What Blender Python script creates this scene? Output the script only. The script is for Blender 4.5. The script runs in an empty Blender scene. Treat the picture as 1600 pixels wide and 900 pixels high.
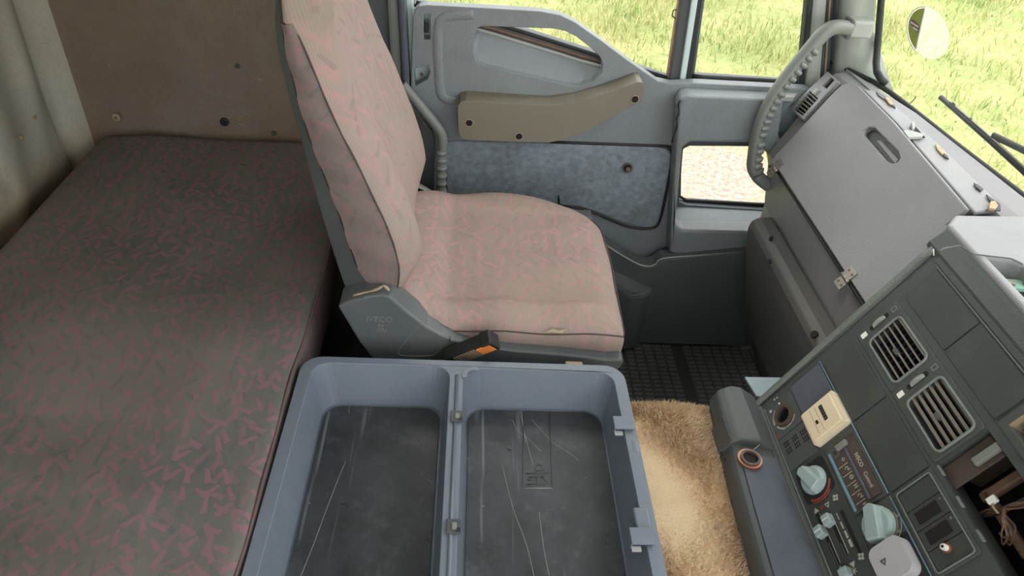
import bpy, bmesh, math, random
import numpy as np
from mathutils import Vector, Matrix
from mathutils.geometry import tessellate_polygon
random.seed(7); rng = np.random.default_rng(7)
S = bpy.context.scene
COL = S.collection

# ---------------------------------------------------------------- camera
F_PX = 1150.0; CAM_Z = 1.42
_a = Vector((757-800, -440-450, F_PX)); _b = Vector((1, 0.09, 0))
AY = _a.normalized(); AZ = _a.cross(_b).normalized()
if AZ.y > 0: AZ = -AZ
AX = AY.cross(AZ).normalized()
if AX.x < 0: AX = -AX
CO = Vector((0, 0, CAM_Z))
cam_d = bpy.data.cameras.new('camera'); cam = bpy.data.objects.new('camera', cam_d); COL.objects.link(cam)
cam_d.sensor_width = 36.0; cam_d.lens = F_PX*36.0/1600.0; cam_d.clip_start = 0.02; cam_d.clip_end = 500
right = Vector((AX.x, AY.x, AZ.x)); down = Vector((AX.y, AY.y, AZ.y)); fwd = Vector((AX.z, AY.z, AZ.z))
R3 = Matrix((right, -down, -fwd)).transposed()
cam.matrix_world = Matrix.Translation(CO) @ R3.to_4x4()
S.camera = cam

# ---------------------------------------------------------------- world, sun, exposure
W = bpy.data.worlds.new('sky'); S.world = W; W.use_nodes = True
wn = W.node_tree.nodes; wl = W.node_tree.links
bg = wn['Background']
sky = wn.new('ShaderNodeTexSky'); sky.sky_type = 'HOSEK_WILKIE'; sky.turbidity = 6.0; sky.ground_albedo = 0.35
sky.sun_direction = Vector((-0.45, -0.35, 0.82)).normalized()
wmix = wn.new('ShaderNodeMix'); wmix.data_type = 'RGBA'; wmix.inputs[0].default_value = 0.72
wl.new(sky.outputs[0], wmix.inputs[6]); wmix.inputs[7].default_value = (1.0, 0.975, 0.97, 1)
wl.new(wmix.outputs[2], bg.inputs[0]); bg.inputs[1].default_value = 2.3
sun_d = bpy.data.lights.new('sun', 'SUN'); sun_d.energy = 0.5; sun_d.angle = math.radians(8); sun_d.color = (1, .95, .86)
sun = bpy.data.objects.new('sun', sun_d); COL.objects.link(sun); sun.location = (-3, -3, 8)
sun.rotation_euler = Vector((0.45, 0.35, -0.82)).to_track_quat('-Z', 'Y').to_euler()
S.view_settings.view_transform = 'Standard'; S.view_settings.look = 'None'
S.view_settings.exposure = 1.03; S.view_settings.gamma = 1.0; S.view_settings.use_curve_mapping = False
S.cycles.max_bounces = 10; S.cycles.diffuse_bounces = 6; S.cycles.transparent_max_bounces = 12
S.cycles.use_denoising = True

# ---------------------------------------------------------------- helpers
def ray(px, py):
    d = Vector((px-800, py-450, F_PX)); return Vector((d.dot(AX), d.dot(AY), d.dot(AZ)))
def atX(px, py, v): r = ray(px, py); return CO + r*(v/r.x)
def atY(px, py, v): r = ray(px, py); return CO + r*(v/r.y)
def atZ(px, py, v): r = ray(px, py); return CO + r*((v-CAM_Z)/r.z)
def onP(px, py, p, n): r = ray(px, py); return CO + r*((p-CO).dot(n)/r.dot(n))
WORLD = {}
def tag(o, label=None, cat=None, group=None, kind=None):
    if label: o['label'] = label
    if cat: o['category'] = cat
    if group: o['group'] = group
    if kind: o['kind'] = kind
    return o
def empty(name, loc, label=None, cat=None, group=None, kind=None, parent=None):
    o = bpy.data.objects.new(name, None); COL.objects.link(o); o.empty_display_size = .05
    L = Vector(loc); o.location = L - (WORLD[parent.name] if parent else Vector())
    if parent: o.parent = parent
    WORLD[o.name] = L
    return tag(o, label, cat, group, kind)
def mk(name, V, F, mat, parent=None, smooth=False, bev=0, seg=2, sub=0, recalc=True, weld=False):
    V = [Vector(v) for v in V]
    lo = [min(v[i] for v in V) for i in range(3)]; hi = [max(v[i] for v in V) for i in range(3)]
    L = Vector(((lo[0]+hi[0])/2, (lo[1]+hi[1])/2, lo[2]))
    me = bpy.data.meshes.new(name)
    me.from_pydata([tuple(v-L) for v in V], [], F)
    if recalc or weld:
        bm = bmesh.new(); bm.from_mesh(me)
        if weld: bmesh.ops.remove_doubles(bm, verts=bm.verts, dist=1e-5)
        bmesh.ops.recalc_face_normals(bm, faces=bm.faces)
        bm.to_mesh(me); bm.free()
    me.materials.append(mat)
    if smooth:
        me.polygons.foreach_set('use_smooth', [True]*len(me.polygons))
    o = bpy.data.objects.new(name, me); COL.objects.link(o)
    o.location = L - (WORLD[parent.name] if parent else Vector())
    if parent: o.parent = parent
    WORLD[o.name] = L
    if sub:
        m = o.modifiers.new('sub', 'SUBSURF'); m.levels = sub; m.render_levels = sub
    if bev:
        m = o.modifiers.new('bevel', 'BEVEL'); m.width = bev; m.segments = seg; m.limit_method = 'ANGLE'; m.angle_limit = math.radians(35)
    return o
BOXF = [(0,1,3,2),(4,6,7,5),(0,4,5,1),(2,3,7,6),(0,2,6,4),(1,5,7,3)]
def obox(name, c, ax, half, mat, parent=None, bev=0, seg=2):
    c = Vector(c); V = []
    for i in (-1, 1):
        for j in (-1, 1):
            for k in (-1, 1):
                V.append(c + ax[0]*(i*half[0]) + ax[1]*(j*half[1]) + ax[2]*(k*half[2]))
    return mk(name, V, BOXF, mat, parent, bev=bev, seg=seg)
EX, EY, EZ = Vector((1,0,0)), Vector((0,1,0)), Vector((0,0,1))
def box(name, lo, hi, mat, parent=None, bev=0, seg=2):
    lo, hi = Vector(lo), Vector(hi); h = (hi-lo)/2
    return obox(name, (lo+hi)/2, (EX, EY, EZ), h, mat, parent, bev, seg)
def plate(name, outer, holes, fmap, w0, w1, mat, parent=None, bev=0, seg=2, smooth=False):
    polys = [outer]+list(holes)
    tris = tessellate_polygon([[Vector((p[0], p[1], 0)) for p in q] for q in polys])
    flat = [p for q in polys for p in q]; n = len(flat)
    V = [fmap(p[0], p[1], w1) for p in flat] + [fmap(p[0], p[1], w0) for p in flat]
    F = [tuple(t) for t in tris] + [tuple(i+n for i in reversed(t)) for t in tris]
    s = 0
    for q in polys:
        m = len(q)
        for i in range(m):
            a, b = s+i, s+(i+1) % m
            F.append((a, b, b+n, a+n))
        s += m
    return mk(name, V, F, mat, parent, bev=bev, seg=seg, smooth=smooth)
def rr(x0, y0, x1, y1, r, n=4):
    P = []
    for cx, cy, a0 in ((x1-r, y1-r, 0), (x0+r, y1-r, 90), (x0+r, y0+r, 180), (x1-r, y0+r, 270)):
        for i in range(n+1):
            a = math.radians(a0+90*i/n); P.append((cx+r*math.cos(a), cy+r*math.sin(a)))
    return P
def catmull(P, n=6, closed=False):
    P = [Vector(p) for p in P]; out = []; m = len(P)
    rngs = range(m) if closed else range(m-1)
    for i in rngs:
        if closed: p0, p1, p2, p3 = P[(i-1) % m], P[i], P[(i+1) % m], P[(i+2) % m]
        else: p0, p1, p2, p3 = P[max(i-1, 0)], P[i], P[i+1], P[min(i+2, m-1)]
        for k in range(n):
            t = k/n
            out.append(0.5*((2*p1)+(p2-p0)*t+(2*p0-5*p1+4*p2-p3)*t*t+(3*p1-p0-3*p2+p3)*t**3))
    if not closed: out.append(P[-1])
    return out
def frames(pts, up=None, closed=False):
    T = []
    n = len(pts)
    for i in range(n):
        if closed: t = pts[(i+1) % n]-pts[i-1]
        else: t = pts[min(i+1, n-1)]-pts[max(i-1, 0)]
        T.append(t.normalized())
    u = Vector(up) if up else (EZ if abs(T[0].z) < .9 else EX)
    N = []
    for t in T:
        u = (u-t*u.dot(t)).normalized(); N.append((t, u, t.cross(u)))
    return N
def tube(name, pts, r, mat, parent=None, n=10, closed=False, up=None, r2=None, radf=None, smooth=True):
    pts = [Vector(p) for p in pts]; fr = frames(pts, up, closed); V = []; F = []; m = len(pts)
    r2 = r if r2 is None else r2
    for i, (p, (t, u, v)) in enumerate(zip(pts, fr)):
        k = radf(i/(m-1)) if radf else 1
        for j in range(n):
            a = 2*math.pi*j/n; V.append(p+u*(r*k*math.cos(a))+v*(r2*k*math.sin(a)))
    for i in range(m if closed else m-1):
        for j in range(n):
            a, b = i*n+j, i*n+(j+1) % n; c, d = ((i+1) % m)*n+(j+1) % n, ((i+1) % m)*n+j
            F.append((a, b, c, d))
    if not closed:
        F.append(tuple(range(n))); F.append(tuple((m-1)*n+j for j in range(n)))
    return mk(name, V, F, mat, parent, smooth=smooth)
def loft(name, rings, mat, parent=None, cap0=True, cap1=True, smooth=True, bev=0, sub=0):
    n = len(rings[0]); V = [v for r in rings for v in r]; F = []
    for i in range(len(rings)-1):
        for j in range(n):
            F.append((i*n+j, i*n+(j+1) % n, (i+1)*n+(j+1) % n, (i+1)*n+j))
    if cap0: F.append(tuple(range(n)))
    if cap1: F.append(tuple((len(rings)-1)*n+j for j in range(n)))
    return mk(name, V, F, mat, parent, smooth=smooth, bev=bev, sub=sub)
def grid(name, fn, nu, nv, mat, parent=None, smooth=True):
    V = [fn(i/(nu-1), j/(nv-1)) for i in range(nu) for j in range(nv)]
    F = [(i*nv+j, i*nv+j+1, (i+1)*nv+j+1, (i+1)*nv+j) for i in range(nu-1) for j in range(nv-1)]
    return mk(name, V, F, mat, parent, smooth=smooth, recalc=False)
def disc(name, c, ax, r, h, mat, parent=None, n=20, bev=0, r_top=None):
    """cylinder: axis ax[2], height h from c"""
    r_top = r if r_top is None else r_top
    R0 = [Vector(c)+ax[0]*(r*math.cos(2*math.pi*i/n))+ax[1]*(r*math.sin(2*math.pi*i/n)) for i in range(n)]
    R1 = [Vector(c)+ax[2]*h+ax[0]*(r_top*math.cos(2*math.pi*i/n))+ax[1]*(r_top*math.sin(2*math.pi*i/n)) for i in range(n)]
    return loft(name, [R0, R1], mat, parent, smooth=False, bev=bev)
def ring(name, c, ax, r0, r1, h, mat, parent=None, n=24, a0=0, a1=360):
    full = abs(a1-a0) >= 360; m = n if full else n+1
    A = [math.radians(a0+(a1-a0)*i/n) for i in range(m)]
    c = Vector(c); V = []
    for r, z in ((r0, 0), (r1, 0), (r1, h), (r0, h)):
        V += [c+ax[0]*(r*math.cos(a))+ax[1]*(r*math.sin(a))+ax[2]*z for a in A]
    F = []
    for k in range(4):
        for i in range(m if full else m-1):
            j = (i+1) % m; k2 = (k+1) % 4
            F.append((k*m+i, k*m+j, k2*m+j, k2*m+i))
    if not full: F += [(0, m, 2*m, 3*m), (m-1, 2*m-1, 3*m-1, 4*m-1)]
    return mk(name, V, F, mat, parent)
def text(name, s, size, o, rt, up, mat, parent=None, ext=.0006, bold=False):
    cu = bpy.data.curves.new(name, 'FONT'); cu.body = s; cu.size = size; cu.extrude = ext; cu.align_x = 'CENTER'; cu.align_y = 'CENTER'
    if bold: cu.offset = size*.012
    t = bpy.data.objects.new('tmp_text', cu); COL.objects.link(t)
    dg = bpy.context.evaluated_depsgraph_get(); me = bpy.data.meshes.new_from_object(t.evaluated_get(dg))
    V = [Vector(o)+rt*v.co.x+up*v.co.y+rt.cross(up)*v.co.z for v in me.vertices]; F = [tuple(p.vertices) for p in me.polygons]
    bpy.data.objects.remove(t); bpy.data.curves.remove(cu); bpy.data.meshes.remove(me)
    return mk(name, V, F, mat, parent, recalc=False)
def copy_at(o, d):
    c = o.copy(); COL.objects.link(c); c.location = o.location+Vector(d); WORLD[c.name] = WORLD[o.name]+Vector(d)
    return c

# ---------------------------------------------------------------- materials
def lin(c):
    return tuple(((x/255)/12.92 if x/255 <= .04045 else ((x/255+.055)/1.055)**2.4) for x in c)
class NT:
    def __init__(s, name):
        s.m = bpy.data.materials.new(name); s.m.use_nodes = True; s.t = s.m.node_tree; s.n = s.t.nodes; s.l = s.t.links
        s.b = s.n['Principled BSDF']
        s.co = s.n.new('ShaderNodeTexCoord')
    def lk(s, a, b): s.l.new(a, b)
    def noise(s, sc, det=4, vec=None, rough=.55, dist=0):
        x = s.n.new('ShaderNodeTexNoise'); x.inputs['Scale'].default_value = sc; x.inputs['Detail'].default_value = det
        x.inputs['Roughness'].default_value = rough; x.inputs['Distortion'].default_value = dist
        s.lk(vec or s.co.outputs['Object'], x.inputs['Vector']); return x.outputs['Fac']
    def ramp(s, f, a, b):
        x = s.n.new('ShaderNodeMapRange'); x.inputs[1].default_value = a; x.inputs[2].default_value = b; x.clamp = True
        s.lk(f, x.inputs[0]); return x.outputs[0]
    def mix(s, f, a, b, mode='MIX'):
        x = s.n.new('ShaderNodeMix'); x.data_type = 'RGBA'; x.blend_type = mode
        for i, v in ((0, f), (6, a), (7, b)):
            if isinstance(v, (int, float)): x.inputs[i].default_value = v
            elif isinstance(v, tuple): x.inputs[i].default_value = (*v[:3], 1)
            else: s.lk(v, x.inputs[i])
        return x.outputs[2]
    def math(s, op, a, b=None):
        x = s.n.new('ShaderNodeMath'); x.operation = op
        for i, v in ((0, a), (1, b)):
            if v is None: continue
            if isinstance(v, (int, float)): x.inputs[i].default_value = v
            else: s.lk(v, x.inputs[i])
        return x.outputs[0]
    def map(s, scale=(1,1,1), rot=(0,0,0), loc=(0,0,0), vec=None):
        x = s.n.new('ShaderNodeMapping'); x.inputs['Scale'].default_value = scale; x.inputs['Rotation'].default_value = rot; x.inputs['Location'].default_value = loc
        s.lk(vec or s.co.outputs['Object'], x.inputs['Vector']); return x.outputs[0]
    def bump(s, h, st, dist=.002):
        x = s.n.new('ShaderNodeBump'); x.inputs['Strength'].default_value = st; x.inputs['Distance'].default_value = dist
        s.lk(h, x.inputs['Height'])
        if s.b.inputs['Normal'].is_linked: s.lk(s.b.inputs['Normal'].links[0].from_socket, x.inputs['Normal'])
        s.lk(x.outputs[0], s.b.inputs['Normal'])
    def out(s, col, rough=.6, metal=0, spec=.5):
        if isinstance(col, tuple): s.b.inputs['Base Color'].default_value = (*col, 1)
        else: s.lk(col, s.b.inputs['Base Color'])
        if isinstance(rough, (int, float)): s.b.inputs['Roughness'].default_value = rough
        else: s.lk(rough, s.b.inputs['Roughness'])
        s.b.inputs['Metallic'].default_value = metal; s.b.inputs['Specular IOR Level'].default_value = spec
        return s.m
def plastic(name, c, rough=.5, var=.12, sc=6, grain=.25, gsc=260, dirt=None, dirt_amt=.35, dsc=4, spec=.5, metal=0):
    n = NT(name); c = lin(c); f = n.noise(sc)
    col = n.mix(n.ramp(f, .3, .7), tuple(x*(1-var) for x in c), tuple(min(1, x*(1+var)) for x in c))
    if dirt:
        d = n.ramp(n.noise(dsc, 6, rough=.7), .48, .72); col = n.mix(n.math('MULTIPLY', d, dirt_amt), col, lin(dirt))
    if grain: n.bump(n.noise(gsc, 2), grain, .0015)
    r = n.math('ADD', n.math('MULTIPLY', n.noise(sc*3), .2), rough-.1)
    return n.out(col, r, metal, spec)
def fabric(name, base, base2, dash, dark, axes='XY', amt=.8, sc=30, wear=None, wear_amt=.5, cord=0):
    n = NT(name); sep = n.n.new('ShaderNodeSeparateXYZ'); n.lk(n.co.outputs['Object'], sep.inputs[0])
    cmb = n.n.new('ShaderNodeCombineXYZ')
    n.lk(sep.outputs['XYZ'.index(axes[0])], cmb.inputs[0]); n.lk(sep.outputs['XYZ'.index(axes[1])], cmb.inputs[1])
    v0 = cmb.outputs[0]
    def dashes(scale, L, Wd, off):
        mp = n.map(loc=off, vec=v0)
        vo = n.n.new('ShaderNodeTexVoronoi'); vo.voronoi_dimensions = '2D'; vo.inputs['Scale'].default_value = scale; vo.inputs['Randomness'].default_value = .85
        n.lk(mp, vo.inputs['Vector'])
        sub = n.n.new('ShaderNodeVectorMath'); sub.operation = 'SUBTRACT'; n.lk(mp, sub.inputs[0]); n.lk(vo.outputs['Position'], sub.inputs[1])
        sc_ = n.n.new('ShaderNodeSeparateColor'); n.lk(vo.outputs['Color'], sc_.inputs[0])
        ang = n.math('ADD', n.math('MULTIPLY', sc_.outputs[0], 2.4), .25)
        vr = n.n.new('ShaderNodeVectorRotate'); vr.rotation_type = 'Z_AXIS'; n.lk(sub.outputs[0], vr.inputs['Vector']); n.lk(ang, vr.inputs['Angle'])
        sp = n.n.new('ShaderNodeSeparateXYZ'); n.lk(vr.outputs[0], sp.inputs[0])
        a = n.ramp(n.math('ABSOLUTE', sp.outputs[0]), L, L*.88)
        wv = n.math('ADD', n.math('MULTIPLY', sp.outputs[0], Wd*.35/L), Wd)
        b = n.ramp(n.math('SUBTRACT', n.math('ABSOLUTE', sp.outputs[1]), wv), .0006, -.0008)
        return n.math('MULTIPLY', n.math('MULTIPLY', a, b), n.ramp(sc_.outputs[1], -.15, .55))
    d1 = dashes(sc, .52/sc, .0038, (0, 0, 0)); d2 = dashes(sc*.85, .5/sc, .0034, (3.17, 1.71, 0)); d3 = dashes(sc*.8, .6/sc, .003, (7.3, 4.1, 0))
    d = n.math('MAXIMUM', d1, d2)
    big = n.noise(5, 5, rough=.6)
    c = n.mix(n.ramp(big, .35, .65), lin(base), lin(base2))
    c = n.mix(n.math('MULTIPLY', d3, .5), c, lin(dark))
    c = n.mix(n.math('MULTIPLY', d, amt), c, lin(dash))
    if wear:
        c = n.mix(n.math('MULTIPLY', n.ramp(n.noise(3.3, 6, rough=.65), .4, .7), wear_amt), c, lin(wear))
    wv = n.n.new('ShaderNodeTexWave'); wv.inputs['Scale'].default_value = 130 if not cord else cord; wv.inputs['Distortion'].default_value = 1.2
    n.lk(v0, wv.inputs['Vector'])
    c = n.mix(.09, c, n.mix(wv.outputs['Fac'], (.35,.35,.35), (1.25,1.25,1.25)), 'MULTIPLY')
    n.bump(wv.outputs['Fac'], .25, .001); n.bump(n.noise(14, 3), .5, .006)
    return n.out(c, .92, 0, .15)
def glass(name, tint=(.96,.98,.96), fac=.05):
    n = NT(name); tr = n.n.new('ShaderNodeBsdfTransparent'); tr.inputs[0].default_value = (*tint, 1)
    gl = n.n.new('ShaderNodeBsdfGlossy'); gl.inputs['Roughness'].default_value = .02
    mx = n.n.new('ShaderNodeMixShader'); mx.inputs[0].default_value = fac
    n.lk(tr.outputs[0], mx.inputs[1]); n.lk(gl.outputs[0], mx.inputs[2]); n.lk(mx.outputs[0], n.n['Material Output'].inputs[0])
    return n.m
M = {}
M['dash'] = plastic('dash_grey', (134,135,137), .42, .06, 5, .35, 420, dirt=(150,146,140), dirt_amt=.3)
M['dash_dark'] = plastic('dash_lower', (92,92,90), .55, .08, 5, .35, 420)
M['console'] = plastic('console_dark', (68,73,71), .42, .07, 8, .4, 500)
M['panel'] = plastic('panel_dark', (60,64,62), .48, .07, 9, .25, 600, dirt=(110,115,110), dirt_amt=.12, dsc=30)
M['panel_blue'] = plastic('blue_pad', (78,84,94), .6, .12, 20, .7, 380)
M['edge'] = plastic('console_edge', (108,114,112), .5, .1, 10, .9, 240)
M['black'] = plastic('black_plastic', (30,31,32), .5, .1, 8, .2, 300)
M['void'] = plastic('void_black', (16,14,13), .8, .2, 8, 0)
M['slat'] = plastic('vent_slat', (104,98,90), .5, .1, 20, 0)
M['cream'] = plastic('cream_plastic', (214,200,172), .45, .05, 20, 0)
M['knob'] = plastic('knob_teal_grey', (150,168,168), .4, .05, 20, 0)
M['rocker'] = plastic('rocker_grey', (176,176,180), .4, .05, 20, 0)
M['white'] = plastic('print_white', (225,225,220), .6, .03, 20, 0)
M['print_grey'] = plastic('print_grey', (165,165,155), .6, .03, 20, 0)
M['red'] = plastic('print_red', (140,62,52), .6, .1, 20, 0)
M['brown'] = plastic('control_brown', (76,66,60), .5, .1, 20, 0)
M['blue_strip'] = plastic('blue_strip', (104,140,156), .4, .05, 20, 0)
M['copper'] = plastic('copper_ring', (150,106,84), .35, .1, 30, 0, metal=.7)
M['steel'] = plastic('worn_steel', (150,146,136), .4, .15, 30, 0, metal=.8)
M['rusty'] = plastic('rusty_metal', (120,96,78), .6, .25, 30, .3, 200)
M['card'] = plastic('door_card', (126,133,136), .42, .06, 6, .8, 330, dirt=(96,92,84), dirt_amt=.35, dsc=5)
M['card_dark'] = plastic('door_pocket', (86,92,92), .42, .08, 6, .35, 380)
M['armrest'] = plastic('armrest_taupe', (122,117,102), .5, .06, 8, .3, 500)
M['carpet_blue'] = plastic('door_carpet', (132,142,150), .9, .22, 70, .9, 500, dirt=(98,96,92), dirt_amt=.6, dsc=7, spec=.1)
M['rubber'] = plastic('rubber_seal', (34,38,38), .6, .1, 10, 0)
M['paint'] = plastic('cab_paint', (196,214,214), .35, .04, 6, 0)
M['pillar'] = plastic('pillar_grey', (158,162,156), .5, .05, 6, .2, 400)
M['pillar_dark'] = plastic('pillar_dark', (84,90,94), .5, .06, 6, .2, 400)
M['handle'] = plastic('handle_grey', (120,124,120), .45, .06, 8, .2, 400)
M['shell'] = plastic('seat_shell', (74,78,78), .5, .08, 8, .4, 420)
M['skirt'] = plastic('seat_skirt', (88,94,96), .36, .1, 8, .3, 420, dirt=(120,114,98), dirt_amt=.25, dsc=9)
M['tray'] = plastic('tray_bluegrey', (106,115,127), .36, .04, 6, .15, 500, dirt=(150,150,150), dirt_amt=.1, dsc=20)
M['orange'] = plastic('buckle_orange', (232,140,70), .4, .05, 20, 0)
M['tan'] = plastic('tan_bit', (160,144,118), .6, .1, 30, .2, 200)
M['foam'] = plastic('torn_foam', (190,168,130), .9, .2, 60, .8, 120)
M['mint'] = plastic('mint_bracket', (150,200,180), .4, .08, 30, 0)
M['wire'] = plastic('wire_brown', (96,70,54), .5, .25, 40, 0)
M['floor'] = plastic('floor_rubber', (62,64,62), .6, .15, 6, .3, 300)
M['matrib'] = plastic('floor_mat_rib', (98,102,101), .35, .12, 6, .1, 300)
M['tunnel'] = plastic('engine_cover', (70,68,62), .8, .2, 6, .3, 200)
M['roof'] = plastic('headlining', (176,174,164), .9, .08, 5, .4, 200)
M['glass'] = glass('window_glass', (.95,.96,.94), .03)
M['wind'] = glass('windscreen_glass', (.95,.97,.94), .03)
M['thread'] = plastic('piping_dark', (70,62,60), .8, .1, 30, 0)
M['bunk_pipe'] = plastic('bunk_seam', (96,80,80), .9, .1, 30, 0)
M['bunk'] = fabric('bunk_fabric', (98,98,96), (114,111,106), (140,102,113), (84,90,94), 'XY', .8, 36, wear=(112,104,96), wear_amt=.4)
M['cushion'] = fabric('seat_fabric', (154,137,131), (164,146,138), (186,142,142), (140,126,120), 'XY', .68, 30, wear=(150,136,124), wear_amt=.6, cord=90)
M['back'] = fabric('backrest_fabric', (152,136,130), (162,146,138), (182,140,140), (136,120,116), 'YZ', .55, 26, wear=(152,140,128), wear_amt=.65)
M['gusset'] = fabric('gusset_fabric', (112,102,100), (126,114,108), (142,106,112), (98,94,96), 'XZ', .55, 28, wear=(130,116,106), wear_amt=.4)
def rubber_mat():
    n = NT('tray_rubber'); v = n.map((1,1,1))
    c = n.mix(n.ramp(n.noise(7, 6, rough=.65), .35, .7), lin((40,43,46)), lin((66,70,75)))
    for k, (rz, sc_, th) in enumerate(((.1, 26, .84), (.5, 20, .87), (-.35, 22, .87), (1.2, 18, .9))):
        mv = n.map((sc_, 1.2, 1), (0, 0, rz), (k*3.7, k*1.3, 0)); f = n.noise(1.0, 3, vec=mv, rough=.8)
        c = n.mix(n.math('MULTIPLY', n.ramp(f, .60+.02*k, .70+.02*k), .55), c, lin((128,134,138)))
    c = n.mix(n.math('MULTIPLY', n.ramp(n.noise(75, 2), .73, .78), .5), c, lin((172,170,162)))
    c = n.mix(n.math('MULTIPLY', n.ramp(n.noise(9, 6, rough=.8), .52, .72), .5), c, lin((104,106,108)))
    n.bump(n.noise(90, 3), .2, .001)
    return n.out(c, n.ramp(n.noise(12, 5), .0, 1.3), 0, .5)
M['tray_mat'] = rubber_mat()
def wallcloth(name, a, b, stain, amt, low=None, foot=None):
    n = NT(name); c = n.mix(n.ramp(n.noise(4, 6, rough=.65), .35, .65), lin(a), lin(b))
    c = n.mix(n.math('MULTIPLY', n.ramp(n.noise(2.2, 6, rough=.7, dist=.4), .45, .7), amt), c, lin(stain))
    c = n.mix(n.math('MULTIPLY', n.ramp(n.noise(260, 2), .4, .7), .25), c, tuple(x*.55 for x in lin(a)))
    c = n.mix(n.math('MULTIPLY', n.ramp(n.noise(18, 5, rough=.75), .66, .76), .3), c, lin(low or (200,190,170)))
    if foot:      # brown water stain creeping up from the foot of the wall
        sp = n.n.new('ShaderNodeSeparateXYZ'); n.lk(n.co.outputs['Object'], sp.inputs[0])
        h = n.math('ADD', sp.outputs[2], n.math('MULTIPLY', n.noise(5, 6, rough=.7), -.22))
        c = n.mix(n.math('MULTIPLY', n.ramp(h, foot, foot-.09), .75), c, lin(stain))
    n.bump(n.noise(300, 2), .5, .001); n.bump(n.noise(8, 4), .4, .006)
    return n.out(c, .95, 0, .1)
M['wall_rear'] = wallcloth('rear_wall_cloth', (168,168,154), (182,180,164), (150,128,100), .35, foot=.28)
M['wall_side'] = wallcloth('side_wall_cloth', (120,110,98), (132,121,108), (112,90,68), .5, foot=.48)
M['sheet'] = plastic('pale_sheet', (150,166,174), .4, .05, 20, 0)
M['rug'] = wallcloth('rug_backing', (206,180,146), (218,196,164), (180,142,100), .5)
def pile():
    n = NT('rug_pile'); c = n.mix(n.ramp(n.noise(14, 6, rough=.7), .35, .65), lin((206,180,146)), lin((230,212,186)))
    c = n.mix(n.math('MULTIPLY', n.ramp(n.noise(7, 5, rough=.7), .52, .7), .4), c, lin((176,136,98)))
    return n.out(c, .95, 0, .1)
M['pile'] = pile()
def soil():
    n = NT('grass_ground'); f = n.noise(.9, 8, rough=.7)
    c = n.mix(n.ramp(f, .35, .65), lin((146,156,102)), lin((176,170,124)))
    c = n.mix(n.ramp(n.noise(9, 6, rough=.75), .45, .7), c, lin((130,146,88)))
    sp = n.n.new('ShaderNodeVectorMath'); sp.operation = 'DISTANCE'; n.lk(n.co.outputs['Object'], sp.inputs[0]); sp.inputs[1].default_value = BARE
    d = n.math('ADD', sp.outputs['Value'], n.math('MULTIPLY', n.noise(3, 6, rough=.7), 1.2))
    c = n.mix(n.ramp(d, 1.5, .95), c, n.mix(n.ramp(n.noise(24, 6, rough=.8), .4, .62), lin((198,180,162)), lin((150,116,108))))
    n.bump(n.noise(30, 5), .6, .03)
    return n.out(c, .95, 0, .1)
def blade_mat(name, a, b, c2):
    n = NT(name); c = n.mix(n.ramp(n.noise(.8, 7, rough=.7), .38, .62), lin(a), lin(b))
    c = n.mix(n.ramp(n.noise(2.6, 5, rough=.7), .5, .68), c, lin(c2))
    return n.out(c, .8, 0, .2)

# ================================================================ OUTSIDE
GZ = -1.25; GC = Vector((4, 6, GZ)); BARE = tuple(atY(1120, 275, 1.7) - CO)
_k = (GZ-CAM_Z)/BARE[2]; BARE = Vector((BARE[0]*_k, BARE[1]*_k, GZ)); BARE = tuple(BARE-GC)
M['soil'] = soil(); M['blade'] = blade_mat('grass_blades', (142,160,98), (174,176,120), (196,187,148))
def gfn(u, v):
    x = GC.x-40+80*u; y = GC.y-40+80*v; return Vector((x, y, GZ))
g = grid('ground', gfn, 9, 9, M['soil']); tag(g, 'sunlit grassy ground outside the cab', 'ground', kind='structure')
def blades():
    N = 120000
    x = rng.uniform(-2.5, 15, N); y = rng.uniform(2.6, 17, N)
    keep = (y < 2.6+9+.6*x) | (rng.random(N) < .5)
    bx, by = BARE[0]+GC.x, BARE[1]+GC.y
    keep &= (np.hypot(x-bx, y-by) > .6+.5*rng.random(N))
    cl = np.sin(x*2.1+1.3*np.sin(y*1.7))*np.sin(y*1.9+1.1*np.sin(x*1.3))
    keep &= rng.random(N) < .62+.45*cl
    keep &= ~((x < 1.6) & (y < 3.2))
    x, y = x[keep], y[keep]; n = len(x); cl = cl[keep]
    h = rng.uniform(.06, .17, n)*(1+.35*cl); w = rng.uniform(.004, .009, n); a = rng.uniform(0, 6.283, n); l = rng.uniform(.03, .13, n); la = rng.uniform(0, 6.283, n)
    dx, dy = np.cos(a)*w, np.sin(a)*w
    mx, my = x+np.cos(la)*l*.35, y+np.sin(la)*l*.35; tx, ty = x+np.cos(la)*l, y+np.sin(la)*l
    z0 = np.full(n, GZ-.01)
    V = np.stack([np.stack([x-dx, y-dy, z0], 1), np.stack([x+dx, y+dy, z0], 1), np.stack([mx+dx*.7, my+dy*.7, z0+h*.6], 1), np.stack([mx-dx*.7, my-dy*.7, z0+h*.6], 1), np.stack([tx, ty, z0+h], 1)], 1).reshape(-1, 3)
    L = np.array(GC); V -= L
    b = np.arange(n)*5
    lp = np.stack([b, b+1, b+2, b+3, b+3, b+2, b+4], 1).reshape(-1).astype(np.int32)
    me = bpy.data.meshes.new('grass'); me.vertices.add(n*5); me.vertices.foreach_set('co', V.astype(np.float32).reshape(-1))
    me.loops.add(n*7); me.loops.foreach_set('vertex_index', lp)
    me.polygons.add(n*2); st = np.stack([np.arange(n)*7, np.arange(n)*7+4], 1).reshape(-1).astype(np.int32)
    me.polygons.foreach_set('loop_start', st); me.update(calc_edges=True); me.validate()
    me.materials.append(M['blade']); o = bpy.data.objects.new('grass', me); COL.objects.link(o); o.location = L
    tag(o, 'uncut pale green grass outside the windows', 'grass', kind='stuff')
blades()

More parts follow.
